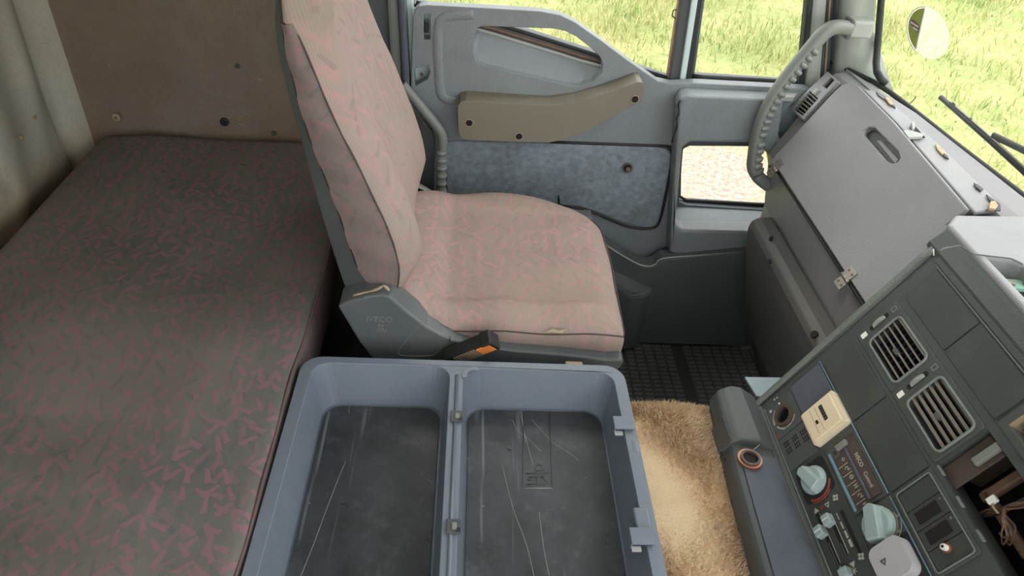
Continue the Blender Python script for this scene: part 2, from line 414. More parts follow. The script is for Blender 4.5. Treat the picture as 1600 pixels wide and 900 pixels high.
# ================================================================ CAB SHELL
YD = 1.69          # inner face of the passenger side
fl = box('floor', (-1.0, -.62, -.04), (1.06, 1.80, 0), M['floor']); tag(fl, 'dark rubber covered cab floor', 'floor', kind='structure')
rf = plate('ceiling', [(-1.02, -.66), (.86, -.66), (.86, 1.80), (-1.02, 1.80)], [rr(-.40, .10, .15, .60, .06, 4)], lambda u, v, w: Vector((u, v, 1.92+w)), 0, .06, M['roof']); tag(rf, 'pale cab headlining with a roof hatch added to let light in', 'ceiling', kind='structure')  # hatch opening is added to brighten the interior from above
# rear wall: padded cloth, folds running up and down, lower flap
def rw(u, v):
    y = -.66+u*(1.70+.66); z = .20+v*(1.92-.20)
    x = -.955
    d = 1.70-y
    x += .035*math.exp(-(d/.05)**2)                                  # rounded into the corner
    x += .010*math.sin(y*9+1.0)*min(1, max(0, (z-.55)*3))
    x -= .016*math.exp(-((y-(1.632+.02*math.sin(z*6)))/.012)**2)     # crease
    x += .020*math.exp(-((y-1.545)/.035)**2)*min(1, max(0, (z-.5)*4))
    x += .012*math.exp(-((y-1.40-.1*(z-.6))/.05)**2)
    lowline = .50+.05*math.sin(y*2.2)
    if z < lowline+.02: x -= .03*min(1, (lowline+.02-z)/.1)
    x -= .010*math.exp(-((y-1.36+.25*(z-.6))/.008)**2)*(1 if z > .55 else 0)
    return Vector((x, y, z))
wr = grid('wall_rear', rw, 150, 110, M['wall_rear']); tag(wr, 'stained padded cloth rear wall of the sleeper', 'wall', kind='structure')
for p in ((53, 183), (33, 215)):
    q = atX(*p, -.945); disc('pucker', q, (EY, EZ, EX), .006, .004, M['wall_rear'], wr, 12, bev=.0015)
box('wall_rear_panel', (-1.02, -.66, -.04), (-.985, 1.80, 1.98), M['roof']).__setitem__('kind', 'structure')
# side wall beside the bunk
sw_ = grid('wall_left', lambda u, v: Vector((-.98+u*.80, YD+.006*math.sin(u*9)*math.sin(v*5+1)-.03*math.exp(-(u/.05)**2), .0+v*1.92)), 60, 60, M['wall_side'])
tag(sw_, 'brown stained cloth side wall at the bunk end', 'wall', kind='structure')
AXD = (EX, EZ, -EY)
q = atY(351, 190, YD-.008); disc('plug', q, AXD, .0105, .006, M['black'], sw_, 18, bev=.002)
q = atY(182, 183, YD-.008); disc('fastener', q, AXD, .010, .004, M['wall_rear'], sw_, 16, bev=.002); disc('fastener', q-EY*.004, AXD, .004, .002, M['steel'], sw_, 10)
a, b, c3 = atY(362, 188, YD-.009), atY(384, 197, YD-.009), atY(385, 178, YD-.009)
tube('scratch', [a, b], .0008, M['wall_rear'], sw_, 5); tube('scratch', [a, c3], .0008, M['wall_rear'], sw_, 5)
q = atY(371, 103, YD-.004); disc('pit', q, AXD, .006, .002, M['tunnel'], sw_, 9)
q = atY(428, 208, YD-.004); disc('pit', q, AXD, .007, .002, M['tunnel'], sw_, 7)
# driver side with its doorway standing open, sleeper window added to let light in
def fY(y): return lambda u, v, w: Vector((u, y+w, v))
wl_ = plate('wall_right', [(-1.0, -.04), (1.0, -.04), (.84, 1.95), (-1.0, 1.95)], [[(-.20, .12), (-.20, 1.78), (.70, 1.78), (.82, .95), (.82, .12)], [(-.90, .75), (-.90, 1.65), (-.32, 1.65), (-.32, .75)]], fY(-.66), 0, .04, M['pillar'])
tag(wl_, 'driver side wall with the doorway open and a sleeper window added for light', 'wall', kind='structure')
fw = plate('wall_front', [(-.66, -.04), (1.80, -.04), (1.80, .66), (-.66, .66)], [], lambda u, v, w: Vector((1.04+w, u, v)), 0, .04, M['floor']); tag(fw, 'dark firewall in front of the dashboard', 'wall', kind='structure')

cw = box('trim_3', (1.00, -.62, .45), (1.10, 1.72, .70), M['paint'], None, .02, 3); tag(cw, 'painted cowl below the windscreen outside', 'cowl', kind='structure')
# windscreen -----------------------------------------------------
WY = [1.70, 1.62, 1.567, 1.45, 1.27, 1.09, .85, .5, .0, -.5, -.62]
WX = [.865, .897, .926, .938, .951, .970, .988, 1.00, .99, .96, .93]
def wsx(y): return float(np.interp(-y, [-t for t in WY], WX))
WB = .835; WT = 1.72; WLEAN = -.16
def wsp(y, z): return Vector((wsx(y)+WLEAN*(z-WB)/(WT-WB), y, z))
win = empty('window_1', wsp(.6, WB), 'wide curved windscreen with a dark rubber seal', 'windscreen', kind='structure')
ys = np.linspace(1.70, -.62, 40)
gp = grid('pane', lambda u, v: wsp(1.70-2.32*u, WB-.02+v*(WT-WB+.02)), 40, 6, M['wind'], win)
base = [wsp(y, WB-.004)-EX*.006 for y in ys]
tube('seal', base, .006, M['rubber'], win, 8)
hd = loft('header', [[wsp(y, WT-.03)+Vector((-.01, 0, 0)), wsp(y, WT-.03)+Vector((.03, 0, 0)), wsp(y, 1.96)+Vector((.03, 0, 0)), wsp(y, 1.96)+Vector((-.01, 0, 0))] for y in ys], M['roof'], win, smooth=False)

# passenger side pillars ----------------------------------------------
def ext(p0, p1, y, z):     # the line through two picture points on the plane Y=y, carried on to height z
    a, b = atY(*p0, y), atY(*p1, y); k = (z-a.z)/(b.z-a.z); return a.lerp(b, k)
def strip(name, L, Rr, y, thick, mat, parent, z0, z1, bev=.004):
    pts = [ext(*L, y, z0), ext(*Rr, y, z0), ext(*Rr, y, z1), ext(*L, y, z1)]
    return plate(name, [(p.x, p.z) for p in pts], [], fY(y), 0, thick, mat, parent, bev=bev)
pa = empty('trim_1', atY(1340, 120, 1.70), 'grey moulded windscreen pillar beside the grab handle', 'pillar', kind='structure')
strip('seal', ((1262, 0), (1249, 130)), ((1272, 0), (1258, 130)), 1.69, .03, M['rubber'], pa, .70, 1.9)
strip('pillar_edge', ((1270, 0), (1259, 130)), ((1294, 0), (1283, 130)), 1.685, .03, M['pillar'], pa, .70, 1.9, .01)
strip('gap', ((1292, 0), (1281, 130)), ((1306, 0), (1296, 130)), 1.70, .03, M['pillar_dark'], pa, .70, 1.9)
strip('lip', ((1296, 0), (1287, 130)), ((1299, 0), (1290, 130)), 1.694, .01, M['tan'], pa, .70, 1.9, .001)
strip('pillar_body', ((1306, 0), (1300, 130)), ((1340, 0), (1330, 130)), 1.685, .05, M['pillar_dark'], pa, .70, 1.9, .012)
cov = []
for z in (.80, .84, .87, .92, 1.0, 1.3, 1.9):
    flare = .035*max(0, 1-(z-.80)/.12)
    l = ext((1318, 0), (1312, 100), 1.66, z); r = ext((1372, 0), (1364, 100), 1.66, z)
    l.x -= flare*.2; r.x += -.002+flare*1.1
    m_ = (l+r)/2
    cov.append([Vector((l.x, 1.70, z)), Vector((l.x+.002, 1.66, z)), Vector((m_.x-.01, 1.648-flare*.3, z)), Vector((r.x-.006, 1.652-flare*1.3, z)), Vector((r.x+.004, 1.675-flare*1.0, z)), Vector((r.x+.01, 1.71, z))])
loft('pillar_cover', cov, M['pillar'], pa, smooth=True)
tube('seal_side', [atY(1384, 131, 1.555), atY(1376, 123, 1.560), atY(1370, 112, 1.575), atY(1369, 98, 1.61)]+[ext((1377, 0), (1369, 98), 1.636, z) for z in (.90, .94, 1.0, 1.3, 1.9)], .008, M['rubber'], pa, 8)

pb = empty('trim_2', Vector((-.19, 1.69, 0)), 'dark grey door pillar behind the passenger seat', 'pillar', kind='structure')
strip('pillar_face', ((572, 0), (604, 140)), ((606, 0), (620, 140)), 1.67, .05, M['pillar_dark'], pb, 0, 1.92, .006)
strip('pillar_groove', ((556, 0), (575, 140)), ((576, 0), (604, 140)), 1.68, .05, M['black'], pb, 0, 1.92, .004)
strip('pillar_lip', ((604, 0), (612, 140)), ((622, 0), (630, 140)), 1.655, .05, M['handle'], pb, 0, 1.92, .008)
strip('seal', ((621, 0), (629, 140)), ((633, 0), (640, 140)), 1.645, .05, M['panel_blue'], pb, 0, 1.92, .006)
strip('door_edge', ((633, 0), (639, 140)), ((645, 0), (650, 140)), 1.685, .03, M['paint'], pb, 0, 1.92, .004)

# ================================================================ PASSENGER DOOR
dr = empty('door_1', Vector((.35, 1.70, 0)), 'grey passenger door with armrest, blue carpet inset and low window', 'door', kind='structure')
YC = 1.655
def py2(L, y): return [(atY(*p, y).x, atY(*p, y).z) for p in L]
YG = 1.73
rear_hole = py2([(648, 2), (752, 28), (815, 46), (925, 81), (1046, 121)], YG)
a = ext((1046, 121), (1064, 0), YG, 1.6); rear_hole += [(a.x, 1.6), (-.14, 1.6)]
fr_hole = py2([(1082, 118), (1250, 129)], YG)
a = ext((1250, 129), (1263, 0), YG, 1.6); b = ext((1082, 118), (1098, 0), YG, 1.6); fr_hole += [(a.x, 1.6), (b.x, 1.6)]
low_hole = py2([(1064, 226), (1074, 221), (1225, 222), (1225, 322), (1178, 320), (1070, 313), (1058, 308)], 1.74)
plate('door_shell', [(-.165, .02), (.90, .02), (.93, .80), (.72, 1.72), (-.165, 1.72)], [rear_hole, fr_hole, low_hole], fY(1.715), 0, .04, M['pillar_dark'], dr)
for hh, nm in ((rear_hole, 'rear'), (fr_hole, 'front'), (low_hole, 'low')):
    plate('pane', hh, [], fY(1.738), 0, .004, M['glass'], dr)
# dividing post: dark channel, rubber, bright painted strip, rubber
strip('post_channel', ((1064, 0), (1046, 122)), ((1084, 0), (1063, 126)), 1.70, .03, M['shell'], dr, ext((1046,122),(1064,0),1.70,.77).z-.02, 1.62, .004)
strip('post_edge', ((1061, 0), (1043, 120)), ((1066, 0), (1048, 120)), 1.705, .02, M['rusty'], dr, .755, 1.62, .002)
strip('post_bright', ((1081, 0), (1062, 127)), ((1091, 0), (1071, 127)), 1.692, .03, M['paint'], dr, .755, 1.62, .003)
strip('post_seal', ((1090, 0), (1070, 126)), ((1098, 0), (1081, 124)), 1.698, .03, M['rubber'], dr, .755, 1.62, .003)
tube('cable', [atY(1061, 14, 1.71), atY(1052, 16, 1.72), atY(1050, 24, 1.72), atY(1056, 30, 1.71)], .0015, M['black'], dr, 6)
bt = [atY(*p, 1.712) for p in ((1082, 119), (1100, 121), (1180, 125), (1252, 130))]
tube('window_rubber', bt, .006, M['rubber'], dr, 8)
tube('window_rubber', [atY(*p, 1.712) for p in ((650, 4), (752, 31), (815, 49), (925, 84), (1046, 123))], .005, M['rubber'], dr, 8)
# door card
outer = py2([(645, 30), (648, 16), (655, 10), (668, 8), (780, 14), (844, 18), (876, 24), (900, 36), (940, 64), (980, 94), (1012, 116), (1028, 127), (1050, 132), (1085, 130), (1260, 139), (1300, 150)], YC)
outer += [(.93, .75), (.93, .10), (-.10, .10), (-.150, .45)]
rec = py2([(742, 52), (746, 44), (756, 41), (812, 43), (866, 45), (884, 49), (900, 57), (922, 74), (937, 88), (942, 100), (940, 114), (926, 128), (905, 135), (884, 133), (760, 104), (744, 96), (740, 80)], YC)
lowc = py2([(1060, 245), (1064, 228), (1078, 220), (1240, 222), (1240, 362), (1064, 358), (1054, 352), (1052, 340)], YC)
lock = py2([(662, 22), (672, 22), (672, 62), (662, 62)], YC)
strk = py2([(647, 108), (668, 102), (672, 112), (668, 124), (650, 134), (648, 134)], YC)
plate('door_card', outer, [rec, lowc, lock, strk], fY(YC), 0, .03, M['card'], dr, bev=.007, seg=3)
plate('card_backing', py2([(644, 12), (690, 14), (690, 145), (644, 145)], 1.70), [], fY(1.695), 0, .01, M['paint'], dr)
# latch details in the card edge
q = atY(667, 42, 1.665); box('lock_lever', q+Vector((-.006, -.006, -.012)), q+Vector((.004, .01, .012)), M['black'], dr, .002)
q = atY(659, 116, 1.685); disc('screw', q, AXD, .004, .003, M['rusty'], dr, 10)
# scoop behind the pull recess and its upper ledge
A0 = [atY(*p, YC+.012) for p in ((732, 84), (742, 100), (762, 107), (884, 136), (905, 138), (930, 132), (948, 118))]
B0 = [atY(*p, 1.705) for p in ((732, 42), (750, 47), (772, 53), (880, 86), (905, 94), (920, 98), (948, 106))]
C0 = [p+Vector((0, .022, .002)) for p in B0]
V = A0+B0+C0; k = len(A0)
F = [(i, i+1, k+i+1, k+i) for i in range(k-1)]+[(k+i, k+i+1, 2*k+i+1, 2*k+i) for i in range(k-1)]
mk('pull_scoop', V, F, M['card'], dr, smooth=False)
tube('scoop_lip', [p-EY*.001 for p in B0], .004, M['pillar'], dr, 8)
tube('scoop_rust', [p+Vector((0, .012, .008)) for p in B0], .005, M['rusty'], dr, 8)
# raised soft moulding in the card (long rounded ridge behind the arm rest)
tube('card_ridge', catmull([atY(*p, YC+.004) for p in ((712, 158), (696, 154), (688, 142), (685, 100), (684, 50), (690, 30), (704, 24), (740, 22))], 6), .0075, M['card'], dr, 10, up=(0, 1, 0), r2=.014)
# sill ledge of the fixed front window
V = [atY(1072, 146, 1.622), atY(1240, 152, 1.622), atY(1258, 133, 1.712), atY(1074, 122, 1.712)]
mk('sill_ledge', V+[v-EZ*.01 for v in V], BOXF and [(0,1,2,3), (7,6,5,4), (0,4,5,1), (1,5,6,2), (2,6,7,3), (3,7,4,0)], M['pillar'], dr)
tube('sill_chrome', [atY(1085, 124, 1.700), atY(1160, 129, 1.700)], .0025, M['steel'], dr, 8)
tube('sill_chrome', [atY(1180, 130, 1.700), atY(1240, 134, 1.700)], .0025, M['steel'], dr, 8)
YP = 1.602
pod = py2([(1060, 168), (1064, 156), (1074, 150), (1160, 154), (1225, 157)], YP)+[(.745, .67), (.85, .62), (.85, .30)]+py2([(1046, 396), (1050, 330), (1056, 230)], YP)
podh = py2([(1062, 250), (1066, 232), (1078, 223), (1186, 224), (1206, 250), (1212, 290), (1222, 364), (1066, 360), (1056, 352), (1056, 340)], YP)
plate('front_pod', pod, [podh], fY(YP), 0, .054, M['card'], dr, bev=.016, seg=5)
# lower window: sloping ledge, side cheeks, rubber
V = [atY(1052, 357, YP+.012), atY(1240, 364, YP+.012), atY(1240, 322, 1.745), atY(1056, 312, 1.745)]
mk('lower_ledge', V+[v-EZ*.012 for v in V], [(0,1,2,3), (7,6,5,4), (0,4,5,1), (1,5,6,2), (2,6,7,3), (3,7,4,0)], M['card'], dr)
V = [atY(1064, 232, YP+.012), atY(1054, 354, YP+.012), atY(1058, 313, 1.745), atY(1066, 222, 1.745)]
mk('lower_cheek', V+[v-EX*.012 for v in V], [(0,1,2,3), (7,6,5,4), (0,4,5,1), (1,5,6,2), (2,6,7,3), (3,7,4,0)], M['card'], dr)
tube('lower_rubber', [atY(*p, 1.735) for p in ((1225, 321), (1178, 319), (1072, 313), (1061, 306), (1062, 240), (1068, 226), (1080, 222), (1220, 222))], .005, M['rubber'], dr, 8)
# crack in the plastic
ck = catmull([atY(*p, YP-.001) for p in ((1063, 156), (1060, 164), (1061, 176), (1057, 186), (1058, 196), (1054, 208), (1050, 222))], 3)
tube('crack', ck, .0022, M['black'], dr, 6, radf=lambda t: .5+.6*abs(math.sin(t*11)))
# blue carpet inset with its border
cp_px = [(694, 222), (710, 220), (860, 224), (1030, 230), (1042, 233), (1047, 241), (1046, 262), (1036, 315), (1028, 344), (1020, 353), (1000, 354), (975, 348), (930, 330), (905, 322), (870, 320), (700, 330)]
plate('carpet_inset', py2(cp_px, YC-.004), [], fY(YC-.006), 0, .012, M['carpet_blue'], dr, bev=.003)
tube('carpet_border', catmull([atY(*p, YC-.003) for p in ((858, 222), (1030, 228), (1044, 231), (1050, 241), (1048, 265), (1038, 318), (1030, 347), (1021, 356), (1000, 357), (972, 351), (930, 333), (902, 324), (872, 318))], 4), .0035, M['black'], dr, 8)
q = atY(980, 262, YC-.008); ring('latch_collar', q, AXD, .0105, .014, .003, M['card_dark'], dr); disc('latch_hole', q-EY*.0005, AXD, .0105, .001, M['void'], dr); disc('latch_stub', q+Vector((.003, 0, -.003)), AXD, .006, .003, M['rusty'], dr, 12)
tube('carpet_cut', [atY(873, 306, YC-.008), atY(874, 318, YC-.008)], .002, M['black'], dr, 6)
# arm rest
YA = 1.598
arm_px = [(716, 204), (715, 166), (719, 160), (728, 157), (800, 162), (860, 165), (900, 160), (940, 148), (980, 134), (996, 128), (1004, 129), (1007, 136), (1006, 150), (1002, 158), (980, 170), (924, 201), (900, 212), (880, 219), (858, 223), (800, 222), (728, 219), (719, 214)]
arm = plate('armrest', py2(arm_px, YA), [], fY(YA), 0, .06, M['armrest'], dr, bev=.015, seg=5)
for p in ((733, 192), (811, 213), (992, 155)):
    q = atY(*p, YA-.0006); disc('screw_recess', q, AXD, .0085, .0008, M['void'], arm, 16); ring('screw_collar', q, AXD, .0082, .0098, .0014, M['tan'], arm, 16)
q = atY(912, 153, 1.64); disc('window_spindle', q, AXD, .010, .02, M['card_dark'], dr, 14, bev=.003)
# lower pocket
pk = py2([(940, 372), (949, 385), (975, 402), (998, 415), (1012, 418), (1024, 415), (1036, 406), (1090, 400), (1157, 394), (1230, 388)], 1.58)
pk += [(.93, .02), (.36, .02), (.36, .30)]
plate('pocket', pk, [], fY(1.58), 0, .05, M['card_dark'], dr, bev=.004, seg=2)
tube('pocket_rim_highlight', catmull([atY(*p, 1.579) for p in ((930, 366), (949, 384), (975, 401), (998, 413), (1012, 416), (1024, 413), (1036, 404), (1090, 399), (1160, 393))], 5), .0022, M['pillar'], dr, 8, radf=lambda t: 1 if t < .8 else max(.15, (1-t)*5))  # paler tapering tube paints the highlight along the pocket rim
hold = [[Vector((x, y, z)) for x, y in ((.30, 1.66), (.32, 1.58), (.36, 1.548), (.45, 1.540), (.49, 1.548), (.512, 1.565), (.525, 1.60))] for z in (.02, .30)]
for i, p in enumerate(hold[1]): p.z = .222+.09*max(0, (.45-p.x)/.12)
loft('pocket_holder', hold, M['card_dark'], dr, smooth=False, bev=.01)
tube('floor_trim', catmull([atZ(*p, .01) for p in ((1012, 507), (1080, 508), (1130, 505), (1165, 492), (1190, 470))], 5), .003, M['pillar_dark'], dr, 6)

# ================================================================ BUNK
bk = empty('bunk_mattress', Vector((-.57, .6, .42)), 'long dark bunk mattress with pink dash pattern behind the seats', 'mattress')
BX0, BX1, BY0, BY1, BT = -.888, -.267, -.55, 1.682, .56
def bunk_fn(u, v):
    # u across (back to front) including rolled edges, v along
    prof = [(.004, -.130), (.0, -.05), (0, -.02), (.004, -.008), (.012, -.002), (.03, 0)]
    n = 41; i = u*(n-1)
    y = BY0+(BY1-BY0)*v
    wdt = BX1-BX0
    if u < .12: k = u/.12*5; a = int(min(4, k)); t = k-a; d = prof[a][0]+(prof[a+1][0]-prof[a][0])*t; dz = prof[a][1]+(prof[a+1][1]-prof[a][1])*t; x = BX0+d
    elif u > .88: k = (1-u)/.12*5; a = int(min(4, k)); t = k-a; d = prof[a][0]+(prof[a+1][0]-prof[a][0])*t; dz = prof[a][1]+(prof[a+1][1]-prof[a][1])*t; x = BX1-d
    else: x = BX0+.03+(wdt-.06)*(u-.12)/.76; dz = 0
    e = min(1, max(0, min(u-.1, .9-u)*6))
    wr_ = .011*math.sin(15*(y*.85+x*.62)+.9*math.sin(x*6))*math.exp(-((y-.78)/.25)**2)
    wr_ += .004*math.sin(26*(y*.75+x*.55)+1.3*math.sin(x*7))*math.exp(-((y-.75)/.28)**2)
    wr_ += .004*math.sin(41*(y*.9+x*.4)+2*math.sin(x*6+1))*math.exp(-((y-.62)/.2)**2)
    wr_ += .004*math.sin(11*y+4*x)+.003*math.sin(17*x-6*y)
    dome = .010*(1-((u-.5)*2)**2)
    z = BT+dz+e*(wr_+dome)
    endr = min((BY1-y), .04)/.04
    z -= (1-endr)**2*.02
    return Vector((x+.002*math.sin(y*13)*(1 if u > .88 else 0), y, z))
cov_ = grid('cover', bunk_fn, 90, 200, M['bunk'], bk)
V = [Vector((BX0, BY1-.002, BT-.02)), Vector((BX1, BY1-.002, BT-.02)), Vector((BX1, BY1-.002, BT-.13)), Vector((BX0, BY1-.002, BT-.13))]
mk('end_panel', V, [(0, 1, 2, 3)], M['bunk'], bk)
tube('piping', [Vector((BX1-.003+.002*math.sin(y*13), y, BT-.008+.002*math.sin(y*31))) for y in np.linspace(BY0+.02, BY1-.02, 90)], .0026, M['bunk_pipe'], bk, 6)
tube('piping', [Vector((x, BY1-.006, BT-.022)) for x in np.linspace(BX0+.02, BX1-.02, 20)], .0024, M['bunk_pipe'], bk, 6)
bb = box('bunk_base', (-.885, -.60, 0), (-.285, 1.685, .43), M['tunnel']); tag(bb, 'dark box base under the bunk mattress', 'bunk base', kind='structure')

# ================================================================ ENGINE COVER, RUG, FLOOR MAT
ec = box('engine_cover', (-.28, -.60, 0), (.62, .955, .418), M['tunnel'], None, .03, 4); tag(ec, 'dark engine cover hump under the tray and rug', 'engine cover', kind='structure')
RZ = .426
rg = empty('fur_rug', Vector((.38, .6, .42)), 'tan sheepskin style rug with brown stains beside the tray', 'rug')
rpx = [atZ(975, 600, RZ), atZ(1000, 612, RZ), atZ(1030, 617, RZ), atZ(1060, 623, RZ), atZ(1105, 628, RZ), atZ(1135, 634, RZ)]
ro = [(p.x, p.y) for p in rpx]+[(.462, .90), (.452, .7), (.443, .5), (.43, .05), (.20, .05), (.20, .9)]
def rug_z(x, y): return RZ+.004*math.sin(x*31+y*9)+.003*math.sin(y*23)-.02*max(0, (y-.93)/.04)**2
rugm = plate('backing', ro, [], lambda u, v, w: Vector((u, v, rug_z(u, v)+w)), -.008, 0, M['rug'], rg)
def pile_mesh():
    N = 42000; x = rng.uniform(.27, .475, N); y = rng.uniform(.42, .985, N)
    top = np.interp(x, [p.x for p in rpx], [p.y for p in rpx])
    k = (y < top+.004); x, y = x[k], y[k]; n = len(x)
    z = RZ+.004*np.sin(x*31+y*9)+.003*np.sin(y*23)-.02*np.maximum(0, (y-.93)/.04)**2
    a = rng.uniform(0, 6.283, n); w = .0011; h = rng.uniform(.004, .011, n); l = rng.uniform(.002, .009, n); la = -1.2+rng.normal(0, .9, n)+np.sin(x*40+y*17)
    V = np.stack([np.stack([x-np.cos(a)*w, y-np.sin(a)*w, z-.002], 1), np.stack([x+np.cos(a)*w, y+np.sin(a)*w, z-.002], 1), np.stack([x+np.cos(la)*l, y+np.sin(la)*l, z+h], 1)], 1).reshape(-1, 3)
    L = np.array(WORLD[rg.name]); V -= L
    me = bpy.data.meshes.new('pile'); me.vertices.add(3*n); me.vertices.foreach_set('co', V.astype(np.float32).reshape(-1))
    me.loops.add(3*n); me.loops.foreach_set('vertex_index', np.arange(3*n, dtype=np.int32)); me.polygons.add(n); me.polygons.foreach_set('loop_start', np.arange(0, 3*n, 3, dtype=np.int32))
    me.update(calc_edges=True); me.materials.append(M['pile'])
    o = bpy.data.objects.new('pile', me); COL.objects.link(o); o.parent = rg; o['kind'] = 'stuff'
pile_mesh()
fm = empty('floor_mat', Vector((.55, 1.3, 0)), 'black ribbed rubber mat in the passenger footwell', 'floor mat')
box('mat_sheet', (.22, .97, .0), (.96, 1.64, .006), M['floor'], fm, .003)
V = []; F = []
ny = 0; y = 1.0
while y < 1.60:
    x = .24
    while x < .93:
        if not (.60 < x < .62) and y < 1.585:
            b0 = len(V)
            for zz, ins in ((.006, 0), (.0105, .0015)):
                V += [Vector((x+ins, y+ins, zz)), Vector((x+.0245-ins, y+ins, zz)), Vector((x+.0245-ins, y+.0105-ins, zz)), Vector((x+ins, y+.0105-ins, zz))]
            F += [(b0+4, b0+5, b0+6, b0+7)]+[(b0+i, b0+(i+1) % 4, b0+4+(i+1) % 4, b0+4+i) for i in range(4)]
        x += .029
    y += .0165; ny += 1
mk('tread', V, F, M['matrib'], fm)['kind'] = 'stuff'

# ================================================================ PASSENGER SEAT
st = empty('passenger_seat', Vector((.08, 1.27, 0)), 'passenger seat in faded pink and beige fabric with grey plastic skirt', 'seat')
box('pedestal', (-.08, 1.10, .0), (.20, 1.44, .36), M['black'], st, .02)
box('pan', (-.16, 1.02, .36), (.285, 1.50, .47), M['shell'], st, .02, 3)
# cushion
ZC = .545
o_px = [(976, 522), (974, 500), (966, 460), (957, 415), (948, 380), (936, 352), (912, 336), (880, 325), (830, 312), (770, 305), (715, 307), (680, 312), (650, 320)]
oc = [atZ(*p, ZC) for p in o_px]
oc = [Vector((p.x, p.y, 0)) for p in oc]+[Vector((-.165, 1.385, 0)), Vector((-.195, 1.33, 0)), Vector((-.20, 1.16, 0)), Vector((-.17, 1.045, 0)), Vector((-.05, 1.012, 0)), Vector((.08, 1.008, 0)), Vector((.22, 1.008, 0)), Vector((.285, 1.008, 0))]
oc = catmull(oc, 6, True)
cen = Vector((.07, 1.27, 0))
def cring(k, z, dome=0):
    out = []
    for p in oc:
        d = p-cen; q = cen+d*k
        zz = z+dome*(.018*max(0, (-.02-q.x)/.15))
        zz += .03*max(0, (-.03-q.x)/.12)*(1 if z > .5 else .3)
        if z > .52: zz += .003*math.sin(q.x*38+q.y*5)*math.exp(-((q.y-1.05)/.06)**2)*1.2
        if z > .55:
            pq = 1/(1+math.exp(-(q.x+.046)*420)); yq = 1/(1+math.exp(-(q.y-1.075)*300))/(1+math.exp((q.y-1.40)*160)); zz -= .009*pq*yq
            zz += .0022*math.sin(q.y*46+3*math.sin(q.x*9))
        out.append(Vector((q.x, q.y, zz)))
    return out
rings = [cring(.93, .455), cring(.975, .475), cring(1.0, .500), cring(1.005, .52), cring(1.0, .538), cring(.975, .552, 1), cring(.93, .561, 1), cring(.86, .566, 1), *[cring(k, .568-.008*(1-k/.82), 1) for k in np.linspace(.82, .02, 34)]]
cu = loft('cushion', rings, M['cushion'], st)
se = [p for p in cring(.997, .5405)]
tube('seam', [p+EZ*.001 for p in se[101:]+se[:72] if p.x > -.06], .0013, M['thread'], cu, 6)
# sewn centre panel
pn = [atZ(683, 358, .575), atZ(684, 385, .575), atZ(681, 420, .575), atZ(678, 462, .575)]
# tear
t_ = atZ(868, 511, .560); plate('tear', [(t_.x-.018, t_.y-.004), (t_.x-.004, t_.y+.004), (t_.x+.006, t_.y+.001), (t_.x+.02, t_.y+.003), (t_.x+.012, t_.y-.005), (t_.x-.006, t_.y-.003)], [], lambda u, v, w: Vector((u, v, .5545+(v-1.02)*.3+w)), 0, .0012, M['tan'], cu)
# backrest
BK = [(.585,-.205,-.160,-.128), (.62,-.215,-.160,-.113), (.66,-.223,-.182,-.109), (.71,-.232,-.193,-.117), (.76,-.241,-.204,-.132), (.81,-.249,-.216,-.151), (.87,-.257,-.232,-.173), (.91,-.263,-.242,-.191), (.97,-.272,-.252,-.212), (1.03,-.279,-.2595,-.230), (1.07,-.278,-.261,-.245), (1.12,-.271,-.260,-.250), (1.20,-.276,-.266,-.258), (1.28,-.284,-.275,-.268), (1.33,-.290,-.284,-.280)]
def y0z(z): return 1.028+.0*z+.012*max(0, (z-1.05)/.2)
def y1z(z): return 1.485-.03*max(0, (z-.9)/.3)-.05*max(0, (.66-z)/.08)**1.5
zs = np.concatenate([np.linspace(.585, 1.12, 34), np.linspace(1.14, 1.33, 8)])
def bki(z, i): return float(np.interp(z, [b[0] for b in BK], [b[i] for b in BK]))
crings = []; srings = []; pip0 = []; seam0 = []; pip1 = []
for z in zs:
    xr, xp, xs = bki(z, 1), bki(z, 2), bki(z, 3); y0, y1 = y0z(z), y1z(z)
    w = y1-y0; bt_ = min(1, (z-.57)/.10); bt_ *= max(.25, min(1, (1.36-z)/.1))
    P = [(xp, y0), (xp+(xs-xp)*.5, y0-.006), (xs, y0-.002)]
    for t, f in ((.02, .018), (.05, .032), (.09, .038), (.15, .034), (.24, .020), (.4, .013), (.5, .012), (.6, .013), (.75, .018), (.85, .022), (.92, .016), (.97, .006)):
        P.append((xs+f*bt_*(1.0 if z < 1.06 else 1.3), y0+w*t))
    P += [(xs-.008, y1), (xp, y1), (xp-.005, y1-.02), (xp-.005, y0+.02)]
    lean = 0
    crings.append([Vector((x, y, z-(.0 if z > .64 else .0))) for x, y in P])
    srings.append([Vector((xr, y0+.035, z)), Vector((xr+.006, y0+.008, z)), Vector((xp, y0-.002, z)), Vector((xp, y1+.002, z)), Vector((xr+.006, y1-.008, z)), Vector((xr, y1-.035, z)), Vector((xr-.012, (y0*2+y1)/3, z)), Vector((xr-.012, (y0+y1*2)/3, z))])
    pip0.append(Vector((xp+.001, y0-.002, z))); seam0.append(Vector((xs, y0-.0035, z))); pip1.append(Vector((xp, y1+.002, z)))
# round the foot of the cushion
foot = [Vector((bki(.585, 2)+(v.x-bki(.585, 2))*.75, 1.25+(v.y-1.25)*.97, .565)) for v in crings[0]]
crings = [foot]+crings
bkr = loft('backrest', crings, M['back'], st)
